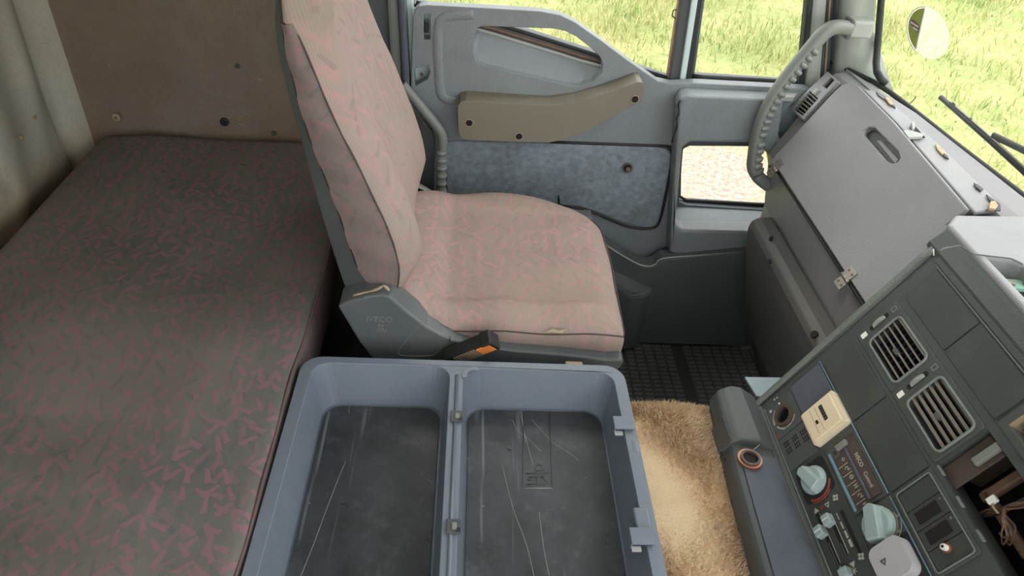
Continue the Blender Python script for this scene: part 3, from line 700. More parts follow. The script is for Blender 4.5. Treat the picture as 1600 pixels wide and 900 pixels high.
# gusset panel lies on the near side
gz = [z for z in zs if z < 1.075]
grid('gusset', lambda u, v: Vector((bki(gz[0]+(gz[-1]-gz[0])*u, 2)*(1-v)+bki(gz[0]+(gz[-1]-gz[0])*u, 3)*v, y0z(.8)-.0030-.006*math.sin(v*math.pi)+.0012*math.sin(u*40+v*3), gz[0]+(gz[-1]-gz[0])*u)), 60, 8, M['gusset'], bkr)
loft('back_shell', srings, M['shell'], st, smooth=False, bev=.004)
tube('piping', [p for p in pip0 if p.z < 1.30], .0016, M['black'], bkr, 6)
tube('seam', [p for p in seam0 if p.z < 1.068]+[Vector((-.252, 1.026, 1.070)), Vector((-.259, 1.026, 1.071))], .0013, M['thread'], bkr, 6)
gq = atY(560, 105, 1.22); tube('snag', [onP(*p, Vector((-.19, 1.2, .9)), Vector((.93, 0, .37))) for p in ((553, 108), (559, 101), (563, 104), (566, 111))], .001, M['white'], bkr, 5)
# plastic side skirt with lettering
YS = .985
sk = [(-.212,.606), (-.196,.618), (-.165,.630), (-.140,.636), (-.122,.632), (-.09,.597), (-.060,.568), (-.034,.550), (-.008,.537), (.02,.528), (.082,.519), (.188,.512), (.27,.503), (.297,.506), (.303,.498), (.298,.482), (.28,.472), (.2,.46), (.08,.44), (.02,.40), (-.10,.40), (-.145,.46), (-.18,.525)]
skt = plate('side_skirt', sk, [], fY(YS), 0, .055, M['skirt'], st, bev=.012, seg=4)
plate('far_skirt', [(x, min(z, .52)) for x, z in sk if z < .60], [], fY(1.47), 0, .04, M['skirt'], st, bev=.01, seg=3)
ft = catmull([Vector((x, y, .496)) for x, y in ((.27, 1.01), (.305, 1.03), (.318, 1.1), (.322, 1.25), (.318, 1.4), (.27, 1.50))], 5)
rt = EX; up = EZ
for s_, sz, p in (('IVECO', .016, (593, 499)), ('by', .012, (595, 508)), ('ISRI', .012, (596, 516))):
    text('lettering', s_, sz, atY(*p, YS-.0004), EX, EZ, M['handle'], skt, .0008)
pc = catmull([atY(*p, YS-.0005) for p in ((660, 504), (640, 525), (624, 546), (622, 552), (632, 556), (672, 556), (684, 550), (690, 543))], 4)
tube('pocket_line', pc, .0008, M['handle'], skt, 5)
tube('pocket_line', [atY(704, 525, YS-.0005), atY(702, 533, YS-.0005)], .0008, M['black'], skt, 5)
# torn seam between backrest and skirt
tube('torn_edge', catmull([atY(*p, .998)+EZ*.006 for p in ((552, 466), (570, 462), (590, 456), (600, 451), (608, 458))], 4), .0022, M['tan'], skt, 6, radf=lambda t: .6+.8*abs(math.sin(t*9)))
# buckle
bl = empty('belt_buckle', Vector((.02, .955, .50)), parent=st)
d_ = Vector((.74, -.12, .55)).normalized(); sd = Vector((.30, -.90, -.25)); sd = (sd-d_*sd.dot(d_)).normalized(); tp = d_.cross(sd)
if tp.z < 0: tp = -tp
c_ = atY(746, 540, .962)
obox('buckle_body', c_-d_*.018, (d_, sd, tp), (.048, .013, .016), M['black'], bl, .004, 3)
obox('buckle_frame', c_+d_*.026, (d_, sd, tp), (.010, .0145, .0175), M['black'], bl, .003, 3)
obox('buckle_button', c_+d_*.017+sd*.0125, (d_, sd, tp), (.014, .0025, .013), M['orange'], bl, .001)
for i in range(9):
    obox('buckle_rib', c_+d_*(-.001-.0052*i)+sd*.0132, (d_, sd, tp), (.0012, .001, .0145), M['tan'], bl)
tb = atY(897, 572, .955); box('rail_tab', tb+Vector((-.016, -.004, -.008)), tb+Vector((.016, .01, .003)), M['tan'], st, .002)

# belt stalk and bellows behind the seat
sb = empty('seat_belt', atY(665, 310, 1.56), 'grey seat belt end with black bellows between backrest and door', 'seat belt')
bp = catmull([atY(*p, 1.57) for p in ((646, 288), (660, 293), (676, 303), (692, 316))], 6)
tube('strap', bp, .003, M['pillar'], sb, 6, r2=.012)
bp = [atY(648, 300, 1.575).lerp(atY(672, 318, 1.575), t) for t in np.linspace(0, 1, 25)]
tube('bellows', bp, .016, M['black'], sb, 12, radf=lambda t: .8+.2*math.sin(t*25))

# ================================================================ STORAGE TRAY
tr = empty('storage_tray', Vector((.01, .5, .42)), 'blue-grey plastic storage tray with two compartments between the seats', 'tray')
TZ, TF = .55, .474
TX0, TX1, TY0, TY1 = -.263, .282, .05, .921
outer = rr(TX0, TY0, TX1, TY1, .035, 6)
L_top = rr(-.243, TY0+.03, -.016, .906, .028, 6); R_top = rr(.006, TY0+.03, .262, .904, .028, 6)
L_bot = rr(-.228, TY0+.045, -.026, .884, .026, 6); R_bot = rr(.014, TY0+.045, .250, .882, .026, 6)
def tray_mesh():
    polys = [outer, L_top, R_top]
    tris = tessellate_polygon([[Vector((p[0], p[1], 0)) for p in q] for q in polys]); flat = [p for q in polys for p in q]
    V = [Vector((p[0], p[1], TZ)) for p in flat]; F = [tuple(t) for t in tris]
    def add(ringp, z): 
        s = len(V); V.extend(Vector((p[0], p[1], z)) for p in ringp); return s
    n0 = len(outer); s1 = n0; s2 = n0+len(L_top)
    def bridge(a, b, n):
        for i in range(n): F.append((a+i, a+(i+1) % n, b+(i+1) % n, b+i))
    ob = add(rr(TX0+.004, TY0, TX1-.002, TY1-.004, .035, 6), TZ-.03); bridge(0, ob, n0)
    ob2 = add(rr(TX0+.012, TY0+.01, TX1-.012, TY1-.012, .035, 6), .438); bridge(ob, ob2, n0)
    for s, top, bot in ((s1, L_top, L_bot), (s2, R_top, R_bot)):
        n = len(top); b = add(bot, TF); bridge(s, b, n); F.append(tuple(b+i for i in range(n)))
    return mk('tray_body', V, F, M['tray'], tr, bev=.0045, seg=3)
tray_mesh()
tube('divider_bead', [Vector((-.0035, y, TZ-.0005)) for y in (.09, .5, .885)], .0035, M['tray'], tr, 8)
ring('rim_boss', Vector((.025, .885, TZ-.0005)), (EX, EY, EZ), .012, .020, .0025, M['tray'], tr, 16, 60, 200)
for px, w_, hgt in (((978, 662), .022, .024), ((1007, 839), .022, .028)):
    q = atZ(*px, TZ+.003); cl = empty('clip', q, parent=tr)
    box('clip_top', q+Vector((-.020, -.013, 0)), q+Vector((.012, .013, .0035)), M['tray'], cl, .001)
    box('clip_leg', q+Vector((-.020, -.011, -.012)), q+Vector((-.0175, .011, .0)), M['tray'], cl, .0008)
    box('clip_tongue', q+Vector((-.019, -.018, -.008)), q+Vector((-.006, -.011, -.005)), M['rocker'], cl)
q = atZ(1005, 808, TZ); box('clip_lug', q+Vector((-.013, -.022, -.02)), q+Vector((.010, .016, .002)), M['tray'], tr, .004, 3)
q = atZ(994, 697, TZ); box('clip_lug', q+Vector((-.008, -.016, -.03)), q+Vector((.006, .016, .001)), M['tray'], tr, .005, 3)
for px in ((714, 651), (709, 823)):
    q = atZ(*px, TZ+.002); cl = empty('clip_stub', q, parent=tr)
    box('stub_base', q+Vector((-.010, -.011, -.001)), q+Vector((.010, .011, .0025)), M['shell'], cl, .001)
    box('stub_tooth', q+Vector((-.003, -.006, .0015)), q+Vector((.004, .004, .005)), M['handle'], cl, .001)
    box('stub_notch', q+Vector((.003, -.010, .002)), q+Vector((.009, -.003, .0032)), M['black'], cl)
mats = []
ml = plate('rubber_mat', rr(-.224, TY0+.05, -.030, .877, .03, 6), [], lambda u, v, w: Vector((u, v, TF+.0008+w+.0)), 0, .0035, M['tray_mat'], bev=.001)
tag(ml, 'black dusty rubber mat in the tray compartment beside the bunk', 'mat', 'rubber mats in the tray')
mr = plate('rubber_mat', rr(.018, TY0+.05, .246, .877, .03, 6), [], lambda u, v, w: Vector((u, v, TF+.0008+w)), 0, .0035, M['tray_mat'], bev=.001)
tag(mr, 'black scratched rubber mat with moulded frame in the tray compartment beside the rug', 'mat', 'rubber mats in the tray')
MZ = TF+.0043
fr_px = [(818, 640), (817, 763), (863, 763), (858, 640)]
fq = [atZ(*p, MZ) for p in fr_px]; fq[0].y = fq[3].y = .872
for a, b in ((0, 1), (1, 2), (2, 3)): tube('frame_bead', [fq[a], fq[b]], .0011, M['handle'] if (a, b) == (1, 2) else M['panel'], mr, 6)
for a_, b_ in (((824, 757), (852, 757)), ((824, 750), (838, 750)), ((826, 746), (850, 744)), ((838, 746), (840, 756)), ((822, 740), (858, 739)), ((838, 728), (838, 738)), ((846, 745), (856, 755))):
    tube('moulded_mark', [atZ(*a_, MZ), atZ(*b_, MZ)], .0011, M['panel'], mr, 6)
ring('moulded_mark', atZ(842, 730, MZ), (EX, EY, EZ), .005, .0075, .0008, M['panel'], mr, 14)
q = atZ(797, 700, MZ); disc('stud', q, (EX, EY, EZ), .0045, .0012, M['panel'], mr, 12)
for pts in (((800, 655), (808, 672), (822, 683), (845, 705)), ((812, 640), (820, 680), (833, 728)), ((784, 725), (800, 790), (822, 850), (834, 900)), ((830, 655), (862, 690), (885, 705), (905, 720)), ((842, 800), (850, 860), (858, 900)), ((815, 640), (818, 670), (822, 690))):
    tube('scratch', catmull([atZ(*p, MZ) for p in pts], 4), .0007, M['handle'], mr, 5)
for pts in (((540, 720), (516, 780), (490, 850), (470, 900)), ((668, 750), (676, 754)), ((546, 632), (545, 645))):
    tube('scratch', catmull([atZ(*p, MZ) for p in pts], 4), .0006, M['handle'], ml, 5)

# ================================================================ GRAB HANDLES
gh = empty('grab_handle', atY(1340, 60, 1.66), 'grey ribbed grab handle curving from windscreen pillar to dashboard', 'grab handle', 'grab handles')
gp_px = [(1326, 44, 1.615), (1304, 43, 1.60), (1286, 54, 1.595), (1262, 82, 1.59), (1236, 114, 1.585), (1211, 149, 1.58), (1194, 182, 1.575), (1184, 214, 1.57), (1179, 244, 1.565), (1178, 262, 1.56), (1185, 276, 1.555), (1202, 290, 1.55)]
gpts = catmull([atY(a, b, c) for a, b, c in gp_px], 6)
fr_ = frames(gpts, (0, 1, 0)); V = []; F = []; cum = 0; m_ = len(gpts)
for i, (p, (t, u, v)) in enumerate(zip(gpts, fr_)):
    n_ = v if v.dot(Vector((-.6, 0, .8))) > 0 else -v          # outer, smooth side
    f_ = -u if u.y > 0 else u                                  # face towards the cabin
    for a_, b_ in ((.0135, .004), (.011, .010), (.004, .013), (-.006, .013), (-.013, .010), (-.0145, 0), (-.013, -.010), (-.004, -.014), (.007, -.013), (.0125, -.007)):
        V.append(p+f_*(a_*1.02)+n_*(b_*1.12))
    if i: F += [((i-1)*10+j, (i-1)*10+(j+1) % 10, i*10+(j+1) % 10, i*10+j) for j in range(10)]
F += [tuple(range(10)), tuple((m_-1)*10+j for j in range(10))]
mk('grip', V, F, M['handle'], gh, smooth=True)
acc = 0
for i in range(16, m_-8):
    acc += (gpts[i]-gpts[i-1]).length
    if acc > .0165:
        acc = 0; t, u, v = fr_[i]; n_ = v if v.dot(Vector((-.6, 0, .8))) > 0 else -v; f_ = -u if u.y > 0 else u
        R_ = []
        for k in range(7):
            a_ = math.pi*k/6; g_ = .74+.28*math.sin(a_)
            R_.append([gpts[i]+t*(-.0062*math.cos(a_))+f_*(q1*g_)+n_*(q2*g_) for q1, q2 in ((.0150, .0075), (.0185, .003), (.0185, -.010), (.011, -.0180), (-.010, -.0172), (-.010, .0))])
        loft('rib', R_, M['handle'], gh, smooth=True)
q = atY(1340, 44, 1.625); box('mount_block', q+Vector((-.018, -.012, -.020)), q+Vector((.032, .05, .018)), M['pillar'], gh, .006, 3)
q = atY(1325, 44, 1.62); box('mount_joint', q+Vector((-.004, -.014, -.021)), q+Vector((.005, .02, .019)), M['shell'], gh, .002)
g2 = empty('grab_handle', atY(690, 250, 1.62), 'dark grey angular grab handle beside the backrest at the door pillar', 'grab handle', 'grab handles')
pts = [atY(*p, 1.61) for p in ((628, 132), (640, 146), (662, 172), (680, 194), (689, 207), (692, 222), (690, 250), (689, 285), (687, 330))]
pp = catmull(pts, 4)
tube('grip', pp, .012, M['handle'], g2, 12, up=(0, 1, 0), r2=.012)
for py_ in range(238, 312, 12):
    q = atY(690, py_, 1.606); tube('rib', [q-EZ*.005, q, q+EZ*.005], .0145, M['handle'], g2, 12, r2=.0145, radf=lambda s: .86+.14*math.sin(s*math.pi))
plate('back_plate', py2([(632, 146), (640, 158), (676, 206), (680, 222), (678, 330), (632, 330)], 1.635), [], fY(1.63), 0, .02, M['shell'], g2, bev=.004)

# ================================================================ DASHBOARD
da = empty('dashboard', Vector((.75, .9, .3)), 'grey truck dashboard with glovebox lid and dark angled centre console', 'dashboard')
# --- passenger side body -------------------------------------------------
GA = Vector((.718, 1.5, .641)); GT = Vector((.122, 0, .179)).normalized(); GN = Vector((-GT.z, 0, GT.x))
def gm(u, v, w): return Vector((GA.x, u, GA.z))+GT*v+GN*w
def gi(px, py):
    p = onP(px, py, GA, GN); return (p.y, (p-GA).dot(GT))
def endY(z): return float(np.interp(z, [0, .46, .50, .60, .646, .733, .83], [1.49, 1.50, 1.54, 1.565, 1.587, 1.645, 1.648]))
prof = [(.875, .0), (.745, .36), (.715, .455), (.735, .52), (.724, .640), (.84, .810), (.852, .822), (.875, .828), (.93, .834)]
rings_ = []
for k, yb in enumerate((0, .3, .6, 1)):
    R_ = []
    for i, (x, z) in enumerate(prof):
        y = endY(z)*(1-yb)+.86*yb
        dx = .055*yb if i >= 5 else 0
        if i == len(prof)-1: x_ = wsx(y)-.012
        else: x_ = x+dx
        R_.append(Vector((x_, y, z)))
    R_.append(Vector((R_[-1].x, R_[-1].y, .78))); R_.append(Vector((1.0, R_[0].y, .6))); R_.append(Vector((1.03, R_[0].y, 0)))
    rings_.append(R_)
loft('body', rings_, M['dash'], da, smooth=False, bev=.006)
# kick pad below the glovebox
kp = []
for y, dz in ((1.478, -.012), (1.47, 0), (1.35, .0), (1.2, 0), (1.0, 0), (.90, 0)):
    kp.append([Vector((x, y, z+dz)) for x, z in ((.728, .532), (.698, .530), (.684, .521), (.680, .505), (.688, .46), (.755, .20), (.835, .03), (.86, .03))])
pad = loft('kick_panel', kp, M['dash_dark'], da, smooth=False, bev=.006)
for p in ((1206, 408), (1273, 523)):
    q = atX(*p, .684); disc('screw_recess', q, (EY, Vector((.7,0,.7)), Vector((-.7, 0, .7))), .008, .003, M['void'], pad, 14)
for p in ((1205, 373),): 
    q = atX(*p, .695); disc('screw_recess', q, (EY, GT, Vector((-.6, 0, .8))), .006, .002, M['void'], pad, 12)
# glovebox lid: front face with a pull slot, top flap, hinges
lid_px = [(1207, 262), (1214, 250), (1310, 147), (1322, 136), (1334, 134), (1346, 139), (1400, 193), (1520, 333), (1512, 340), (1486, 358)]
lid = [gi(*p) for p in lid_px]+[(.90, .10), (.90, .006), (1.0, .006), (1.497, .006)]
slot_px = [(1356, 216), (1357, 209), (1363, 205), (1372, 206), (1411, 245), (1413, 252), (1408, 259), (1400, 261), (1392, 257)]
slot = [gi(*p) for p in slot_px]
lo_ = plate('glovebox_lid', lid, [slot], gm, 0, .014, M['dash'], da, bev=.004, seg=3)
sc_ = (sum(p[0] for p in slot)/len(slot), sum(p[1] for p in slot)/len(slot))
plate('slot_cup', [(sc_[0]+(p[0]-sc_[0])*1.12, sc_[1]+(p[1]-sc_[1])*1.12) for p in slot], [], gm, -.012, .0018, M['shell'], lo_)
plate('slot_grip', [gi(*p) for p in ((1372, 222), (1380, 222), (1408, 252), (1402, 259))], [], gm, .0018, .007, M['dash'], lo_, bev=.002)
# black tube stands in for the groove's shadow along the hinge edge
tube('hinge_shadow', [gm(1.50, -.002, .004), gm(.93, -.002, .004)], .003, M['black'], lo_, 8)
tube('edge_groove', [gm(*gi(*p), .002) for p in ((1203, 262), (1212, 247), (1308, 144), (1321, 132))], .003, M['dash_dark'], da, 6)
tube('edge_groove', catmull([gm(*gi(*p), .006) for p in ((1522, 335), (1512, 344), (1495, 353), (1480, 362))], 4), .004, M['black'], da, 6)
for p in ((1214, 270), (1327, 440)):
    y_, t_ = gi(*p); hg = empty('hinge', gm(y_, 0, .014), parent=da)
    plate('hinge_leaf', rr(y_-.013, .002, y_+.013, .022, .002, 2), [], gm, .014, .0165, M['steel'], hg)
    plate('hinge_leaf', rr(y_-.013, -.022, y_+.013, -.004, .002, 2), [], gm, .009, .012, M['steel'], hg)
    tube('hinge_pin', [gm(y_+.014, -.001, .0135), gm(y_-.014, -.001, .0135)], .0042, M['steel'], hg, 10)
    for dy in (-.007, .007):
        for tt, ww in ((.013, .0165), (-.014, .012)):
            disc('rivet', gm(y_+dy, tt, ww), (EY, GT, GN), .0025, .001, M['rusty'], hg, 8)
# top flap of the lid
ZT = .832
fl_px = [(1346, 139), (1372, 145), (1398, 166), (1430, 196), (1468, 228), (1510, 270), (1545, 303), (1560, 320), (1557, 329), (1522, 333), (1400, 193)]
fp = [atZ(*p, ZT) for p in fl_px]
plate('top_flap', [(p.x, p.y) for p in fp], [], lambda u, v, w: Vector((u, v, ZT-.006+w)), 0, .0085, M['dash'], da, bev=.003)
def top_patch(name, px, mat, z=ZT+.003, th=.002):
    q = [atZ(*p, z) for p in px]; return plate(name, [(p.x, p.y) for p in q], [], lambda u, v, w: Vector((u, v, z+w)), 0, th, mat, da)
top_patch('split', [(1369, 144), (1384, 152), (1398, 166), (1399, 170), (1386, 160), (1372, 150)], M['dash_dark'])
top_patch('torn_foam', [(1382, 153), (1388, 154), (1396, 165), (1390, 164)], M['foam'], ZT+.005)
top_patch('torn_foam', [(1461, 226), (1466, 229), (1478, 242), (1472, 243), (1464, 234)], M['foam'], ZT+.004)
top_patch('split', [(1473, 240), (1480, 245), (1482, 250), (1475, 246)], M['black'], ZT+.004)
top_patch('split', [(1521, 287), (1528, 290), (1536, 297), (1532, 300), (1524, 293)], M['black'], ZT+.004)
top_patch('split', [(1540, 305), (1546, 309), (1562, 320), (1563, 330), (1552, 331), (1556, 324), (1544, 312)], M['black'], ZT+.004)
top_patch('torn_foam', [(1546, 318), (1553, 317), (1558, 324), (1553, 330), (1544, 328)], M['foam'], ZT+.006, .004)
top_patch('catch_hole', [(1423, 194), (1430, 199), (1445, 216), (1432, 212), (1424, 204)], M['void'], ZT+.004)
top_patch('catch_plate', [(1410, 208), (1417, 206), (1442, 213), (1440, 217), (1418, 218)], M['pillar'], ZT+.005, .005)
top_patch('catch_tongue', [(1423, 195), (1427, 194), (1428, 204), (1424, 206)], M['pillar'], ZT+.006, .006)
# side vent strip at the door end
vo = [gi(*p) for p in ((1238, 168), (1252, 181), (1262, 189), (1284, 165), (1311, 128), (1300, 118), (1288, 124))]
vs = empty('side_vent', gm(*gi(1275, 155), 0), parent=da)
vh = [gi(*p) for p in ((1245, 174), (1258, 184), (1282, 158), (1269, 146))]
plate('vent_surround', [gi(*p) for p in ((1236, 172), (1258, 191), (1314, 130), (1297, 115))], [vh, [gi(*p) for p in ((1289, 137), (1296, 142), (1307, 129), (1302, 124))]], gm, -.002, .010, M['dash'], vs, bev=.002)
plate('vent_cavity', [gi(*p) for p in ((1238, 174), (1258, 190), (1313, 130), (1298, 117))], [], gm, -.004, .001, M['void'], vs)
a0, a1, b0, b1 = (Vector(gi(1245, 174)), Vector(gi(1258, 184)), Vector(gi(1269, 146)), Vector(gi(1282, 158)))
for i in range(6):
    t = (i+.5)/6; p, q = a0.lerp(b0, t), a1.lerp(b1, t)
    c = (p+q)/2; d = (q-p).normalized(); L_ = (q-p).length/2
    D3 = EY*d.x+GT*d.y; obox('slat', gm(c.x, c.y, .006), (D3, GN, D3.cross(GN)), (L_, .004, .0012), M['slat'], vs)
y_, t_ = gi(1280, 148); obox('vent_knob', gm(y_, t_, .012), (EY, GT, GN), (.006, .008, .004), M['pillar'], vs, .002)

# --- centre console ------------------------------------------------------
CP0 = Vector((.55, .925, .463)); CT = Vector((.18, 0, .357)).normalized(); CN = Vector((-CT.z, 0, CT.x)); CS = Vector((0, -1, 0))
def cm(s, t, w=0): return CP0+CS*s+CT*t+CN*w
def ci(px, py):
    p = onP(px, py, CP0, CN); return (-(p.y-CP0.y), (p-CP0).dot(CT))
CAX = (CS, CT, CN)
SE = 1.40
v1h = rr(.062, .234, .157, .298, .008, 3); v2h = rr(.194, .234, .288, .298, .008, 3)
radio = [(.300, .224), (.300, .306), (.475, .306), (.475, .224)]
slot_h = [(.310, .330), (.310, .362), (.475, .362), (.475, .330)]
lighter_h = [(.064+.019*math.cos(a), .040+.019*math.sin(a)) for a in np.linspace(0, 2*math.pi, 20, endpoint=False)]
con = plate('console_face', [(.006, -.004), (.006, .395), (SE, .395), (SE, -.004)], [v1h, v2h, radio, slot_h, lighter_h], cm, -.012, 0, M['console'], da)
# rolled far edge, side cheek and top roll
edge = []
for t in np.linspace(-.035, .402, 16):
    edge.append([cm(.008, t, .001), cm(-.004, t, .0015), cm(-.014, t, -.004), cm(-.022, t, -.014), cm(-.024, t, -.03), cm(-.020, t, -.12), cm(.008, t, -.12)])
loft('edge_roll', edge, M['edge'], da)
tube('edge_bead', [cm(.008, t, .001) for t in (-.005, .2, .392)], .0022, M['console'], da, 6)
tube('bottom_bead', [cm(s, -.004, .001) for s in (.006, .3, .8)], .005, M['console'], da, 8)
loft('bottom_lip', [[cm(s, .004, .001), cm(s, -.006, .007), cm(s, -.020, .007), cm(s, -.032, -.002), cm(s, -.034, -.014), cm(s, .004, -.012)] for s in (-.006, .3, 1.2)], M['console'], da, smooth=False, bev=.003)
tube('inner_bead', [cm(s, .006, .001) for s in (.022, .3, .8)], .0018, M['edge'], da, 6)
roll = []
for s in (-.022, -.015, 0, .3, .7, SE):
    dn = -.012 if s < -.018 else 0
    R_ = [cm(s, .390, -.02), cm(s, .392, 0+dn), cm(s, .400, .002+dn)]
    for x, z in ((.742, .838), (.750, .8455), (.757, .848)):
        R_.append(Vector((x, .925-s, z+dn)))
    R_.append(Vector((.757, .925-s, .80)))
    roll.append(R_)
loft('top_roll', roll, M['console'], da, smooth=False, bev=.003)
# top deck with the open tray
dk = [atZ(*p, .848) for p in ((1463, 377), (1480, 364), (1530, 338))]
yk = .955
deck_out = [(.748, .945), (.775, .975), (wsx(.98)-.015, .985), (wsx(.9)-.012, .9), (wsx(.5)-.012, .5), (wsx(0)-.012, 0), (.96, -.5), (.76, -.5), (.748, .0)]
hl = [atZ(*p, .848) for p in ((1537, 404), (1583, 409), (1592, 418))]
deck_h = [(.764, .858), (.798, .853), (.808, .840), (.835, .55), (.770, .55)]
plate('top_deck', deck_out, [deck_h], lambda u, v, w: Vector((u, v, .838+w)), -.03, .012, M['dash'], da, bev=.006, seg=3)
box('deck_tray_floor', (.752, .50, .80), (.86, .93, .81), M['pillar'], da)
q = atZ(1590, 446, .826)
br = empty('deck_bracket', q, parent=da); obox('bracket_plate', q, (Vector((.8, -.5, .3)).normalized(), Vector((.5, .85, 0)).normalized(), Vector((-.3, .1, .9)).normalized()), (.022, .013, .003), M['mint'], br, .001)
disc('bracket_screw', q+Vector((-.012, .0, .002)), (EX, EY, EZ), .006, .004, M['steel'], br, 12); disc('bracket_screw', q+Vector((.006, -.004, .006)), (EX, EY, EZ), .004, .004, M['steel'], br, 12)
tube('deck_line', [atZ(*p, .852) for p in ((1468, 392), (1475, 388), (1500, 384), (1520, 397), (1580, 404), (1598, 413))], .0012, M['dash_dark'], da, 6)

# --- blank panels and trims on the console grid
def cpan(name, s0, t0, s1, t1, mat, w=.003, r=.003, parent=da, gap=.0016, bev=.0014, label=None):
    o = plate(name, rr(s0+gap, t0+gap, s1-gap, t1-gap, r, 2), [], cm, -.006, w, mat, parent, bev=bev)
    if label: o['label'] = label
    return o
cpan('blank_panel', .030, .146, .163, .216, M['panel']); cpan('blank_panel', .163, .146, .296, .216, M['panel'])
cpan('blank_panel', .034, .318, .164, .383, M['panel']); cpan('blank_panel', .164, .318, .296, .383, M['panel'])
cpan('top_trim', .020, .385, .9, .397, M['console'], .002)
cpan('rubber_pad', .024, .072, .095, .143, M['panel_blue'], .004, label='blue-grey textured rubber pad')
for s_ in (.024, .30): tube('chrome_line', [cm(s_, .1445, .0035), cm(s_+.27, .1445, .0035)], .0009, M['blue_strip'], da, 6)
tube('chrome_line', [cm(.034, .3845, .003), cm(.5, .3845, .003)], .0008, M['edge'], da, 6)
tube('corner_wire', [cm(.008, .386, .002), cm(.010, .398, .008), cm(.018, .392, .006)], .001, M['white'], da, 5)
# vents
def vent(s0, slats_open):
    v = empty('air_vent', cm(s0+.065, .265, 0), parent=da)
    h = rr(s0+.031, .234, s0+.126, .298, .009, 4)
    plate('vent_frame', rr(s0+.001, .2225, s0+.133, .3065, .003, 2), [h], cm, -.004, .0035, M['console'], v, bev=.001)
    tube('vent_rim', [cm(a, b, .004) for a, b in h], .0022, M['edge'], v, 8, closed=True)
    plate('vent_cavity', rr(s0+.028, .231, s0+.129, .301, .004, 2), [], cm, -.05, -.045, M['void'], v)
    for a, b, c_, d in ((s0+.030, .233, s0+.0305, .299), (s0+.1265, .233, s0+.127, .299)): 
        obox('vent_wall', cm((a+c_)/2, (b+d)/2, -.024), CAX, (.0008, .033, .022), M['shell'], v)
    for b in (.2335, .2985): obox('vent_wall', cm(s0+.0785, b, -.024), CAX, (.048, .0008, .022), M['shell'], v)
    n = 6
    for i in range(n):
        t = .234+.064*(i+.7)/(n+.4)
        tl = Matrix.Rotation(math.radians(-18 if slats_open else -30), 3, CS)
        obox('slat', cm(s0+.0785, t, -.006), (CS, tl @ CT, tl @ CN), (.0470, .0013 if slats_open else .0022, .0095), M['slat'], v)
    for i in range(8):
        obox('fin', cm(s0+.038+.0116*i, .266, -.022), CAX, (.0007, .031, .007), M['shell'] if slats_open else M['black'], v)
    obox('vent_tab', cm(s0+.0785, .262, .0), CAX, (.006, .0035, .004), M['shell'], v, .001)
    # thumb wheel
    c_ = cm(s0+.0135, .266, -.004)
    wheel = [[c_+CS*d+CT*(.0155*math.cos(a))+CN*(.0115*math.sin(a)) for a in np.linspace(0, 2*math.pi, 26, endpoint=False)] for d in (-.0035, .0035)]
    loft('thumb_wheel', wheel, M['handle'], v, smooth=False, bev=.0008)
    for a in np.linspace(.35, 2.8, 14): obox('wheel_rib', c_+CT*(.0156*math.cos(a))+CN*(.0116*math.sin(a)), CAX, (.0032, .0006, .0006), M['pillar'], v)
    plate('wheel_slot', rr(s0+.009, .247, s0+.018, .285, .003, 2), [], cm, .0030, .0038, M['void'], v)
    plate('mark', rr(s0+.010, .2285, s0+.019, .2395, .001, 2), [], cm, .003, .0042, M['white'], v)
    ax_ = cm(s0+.0145, .2965, .0042)
    plate('mark', rr(s0+.0095, .2915, s0+.0185, .3015, .001, 2), [rr(s0+.0112, .2932, s0+.0168, .2998, .0005, 1)], cm, .0034, .0044, M['edge'], v)
vent(.031, True); vent(.163, False)
# lighter socket panel
lt = empty('heater_dial', cm(.064, .04, 0), parent=da)
plate('dial_plate', rr(.0275, .0085, .0965, .0695, .002, 2), [lighter_h], cm, -.004, .002, M['shell'], lt, bev=.0008)
ring('dial_collar', cm(.064, .040, -.004), CAX, .0145, .019, .012, M['brown'], lt, 28); ring('dial_bore', cm(.064, .040, -.03), CAX, .0145, .0165, .03, M['black'], lt, 24); disc('dial_floor', cm(.064, .040, -.032), CAX, .016, .003, M['void'], lt)
for a0, a1 in ((-70, -20), (-15, 20), (25, 60)): ring('dial_arc', cm(.064, .040, .002), CAX, .0215, .0228 if a0 > -60 else .0245, .0006, M['print_grey'], lt, 10, a0, a1)
for r_ in (.0215, .0235, .0255): ring('dial_arc', cm(.064, .040, .002), CAX, r_, r_+.0009, .0006, M['print_grey'], lt, 10, -150, -85)
disc('dial_dot', cm(.036, .018, .002), CAX, .0028, .0008, M['print_grey'], lt, 10); disc('dial_dot', cm(.035, .040, .002), CAX, .0018, .0008, M['white'], lt, 10); disc('dial_dot', cm(.090, .014, .002), CAX, .0028, .0008, M['red'], lt, 10)
disc('trim_dot', cm(.020, .034, .001), CAX, .0018, .0008, M['print_grey'], da, 8); disc('trim_dot', cm(.0205, .040, .001), CAX, .0016, .0008, M['print_grey'], da, 8)
# speaker grille
sg = empty('speaker_grille', cm(.13, .042, 0), parent=da)
plate('grille_plate', rr(.0985, .0085, .163, .0715, .002, 2), [], cm, -.004, .0022, M['shell'], sg, bev=.0008)
V = []; F = []
for gs in (.112, .126): 
    for gt in (.022, .041, .060):
        for k in range(2):
            for j in range(3):
                s_ = gs+k*.006+(gt-.041)*.06; t_ = gt-.004+j*.0042
                b0 = len(V); hw, hh = .0021, .0011
                for w_ in (.0022, .0028):
                    V += [cm(s_-hw, t_-hh, w_), cm(s_+hw, t_-hh, w_), cm(s_+hw, t_+hh, w_), cm(s_-hw, t_+hh, w_)]
                F += [(b0+4, b0+5, b0+6, b0+7)]+[(b0+i, b0+(i+1) % 4, b0+4+(i+1) % 4, b0+4+i) for i in range(4)]
mk('perforation', V, F, M['void'], sg)['kind'] = 'stuff'
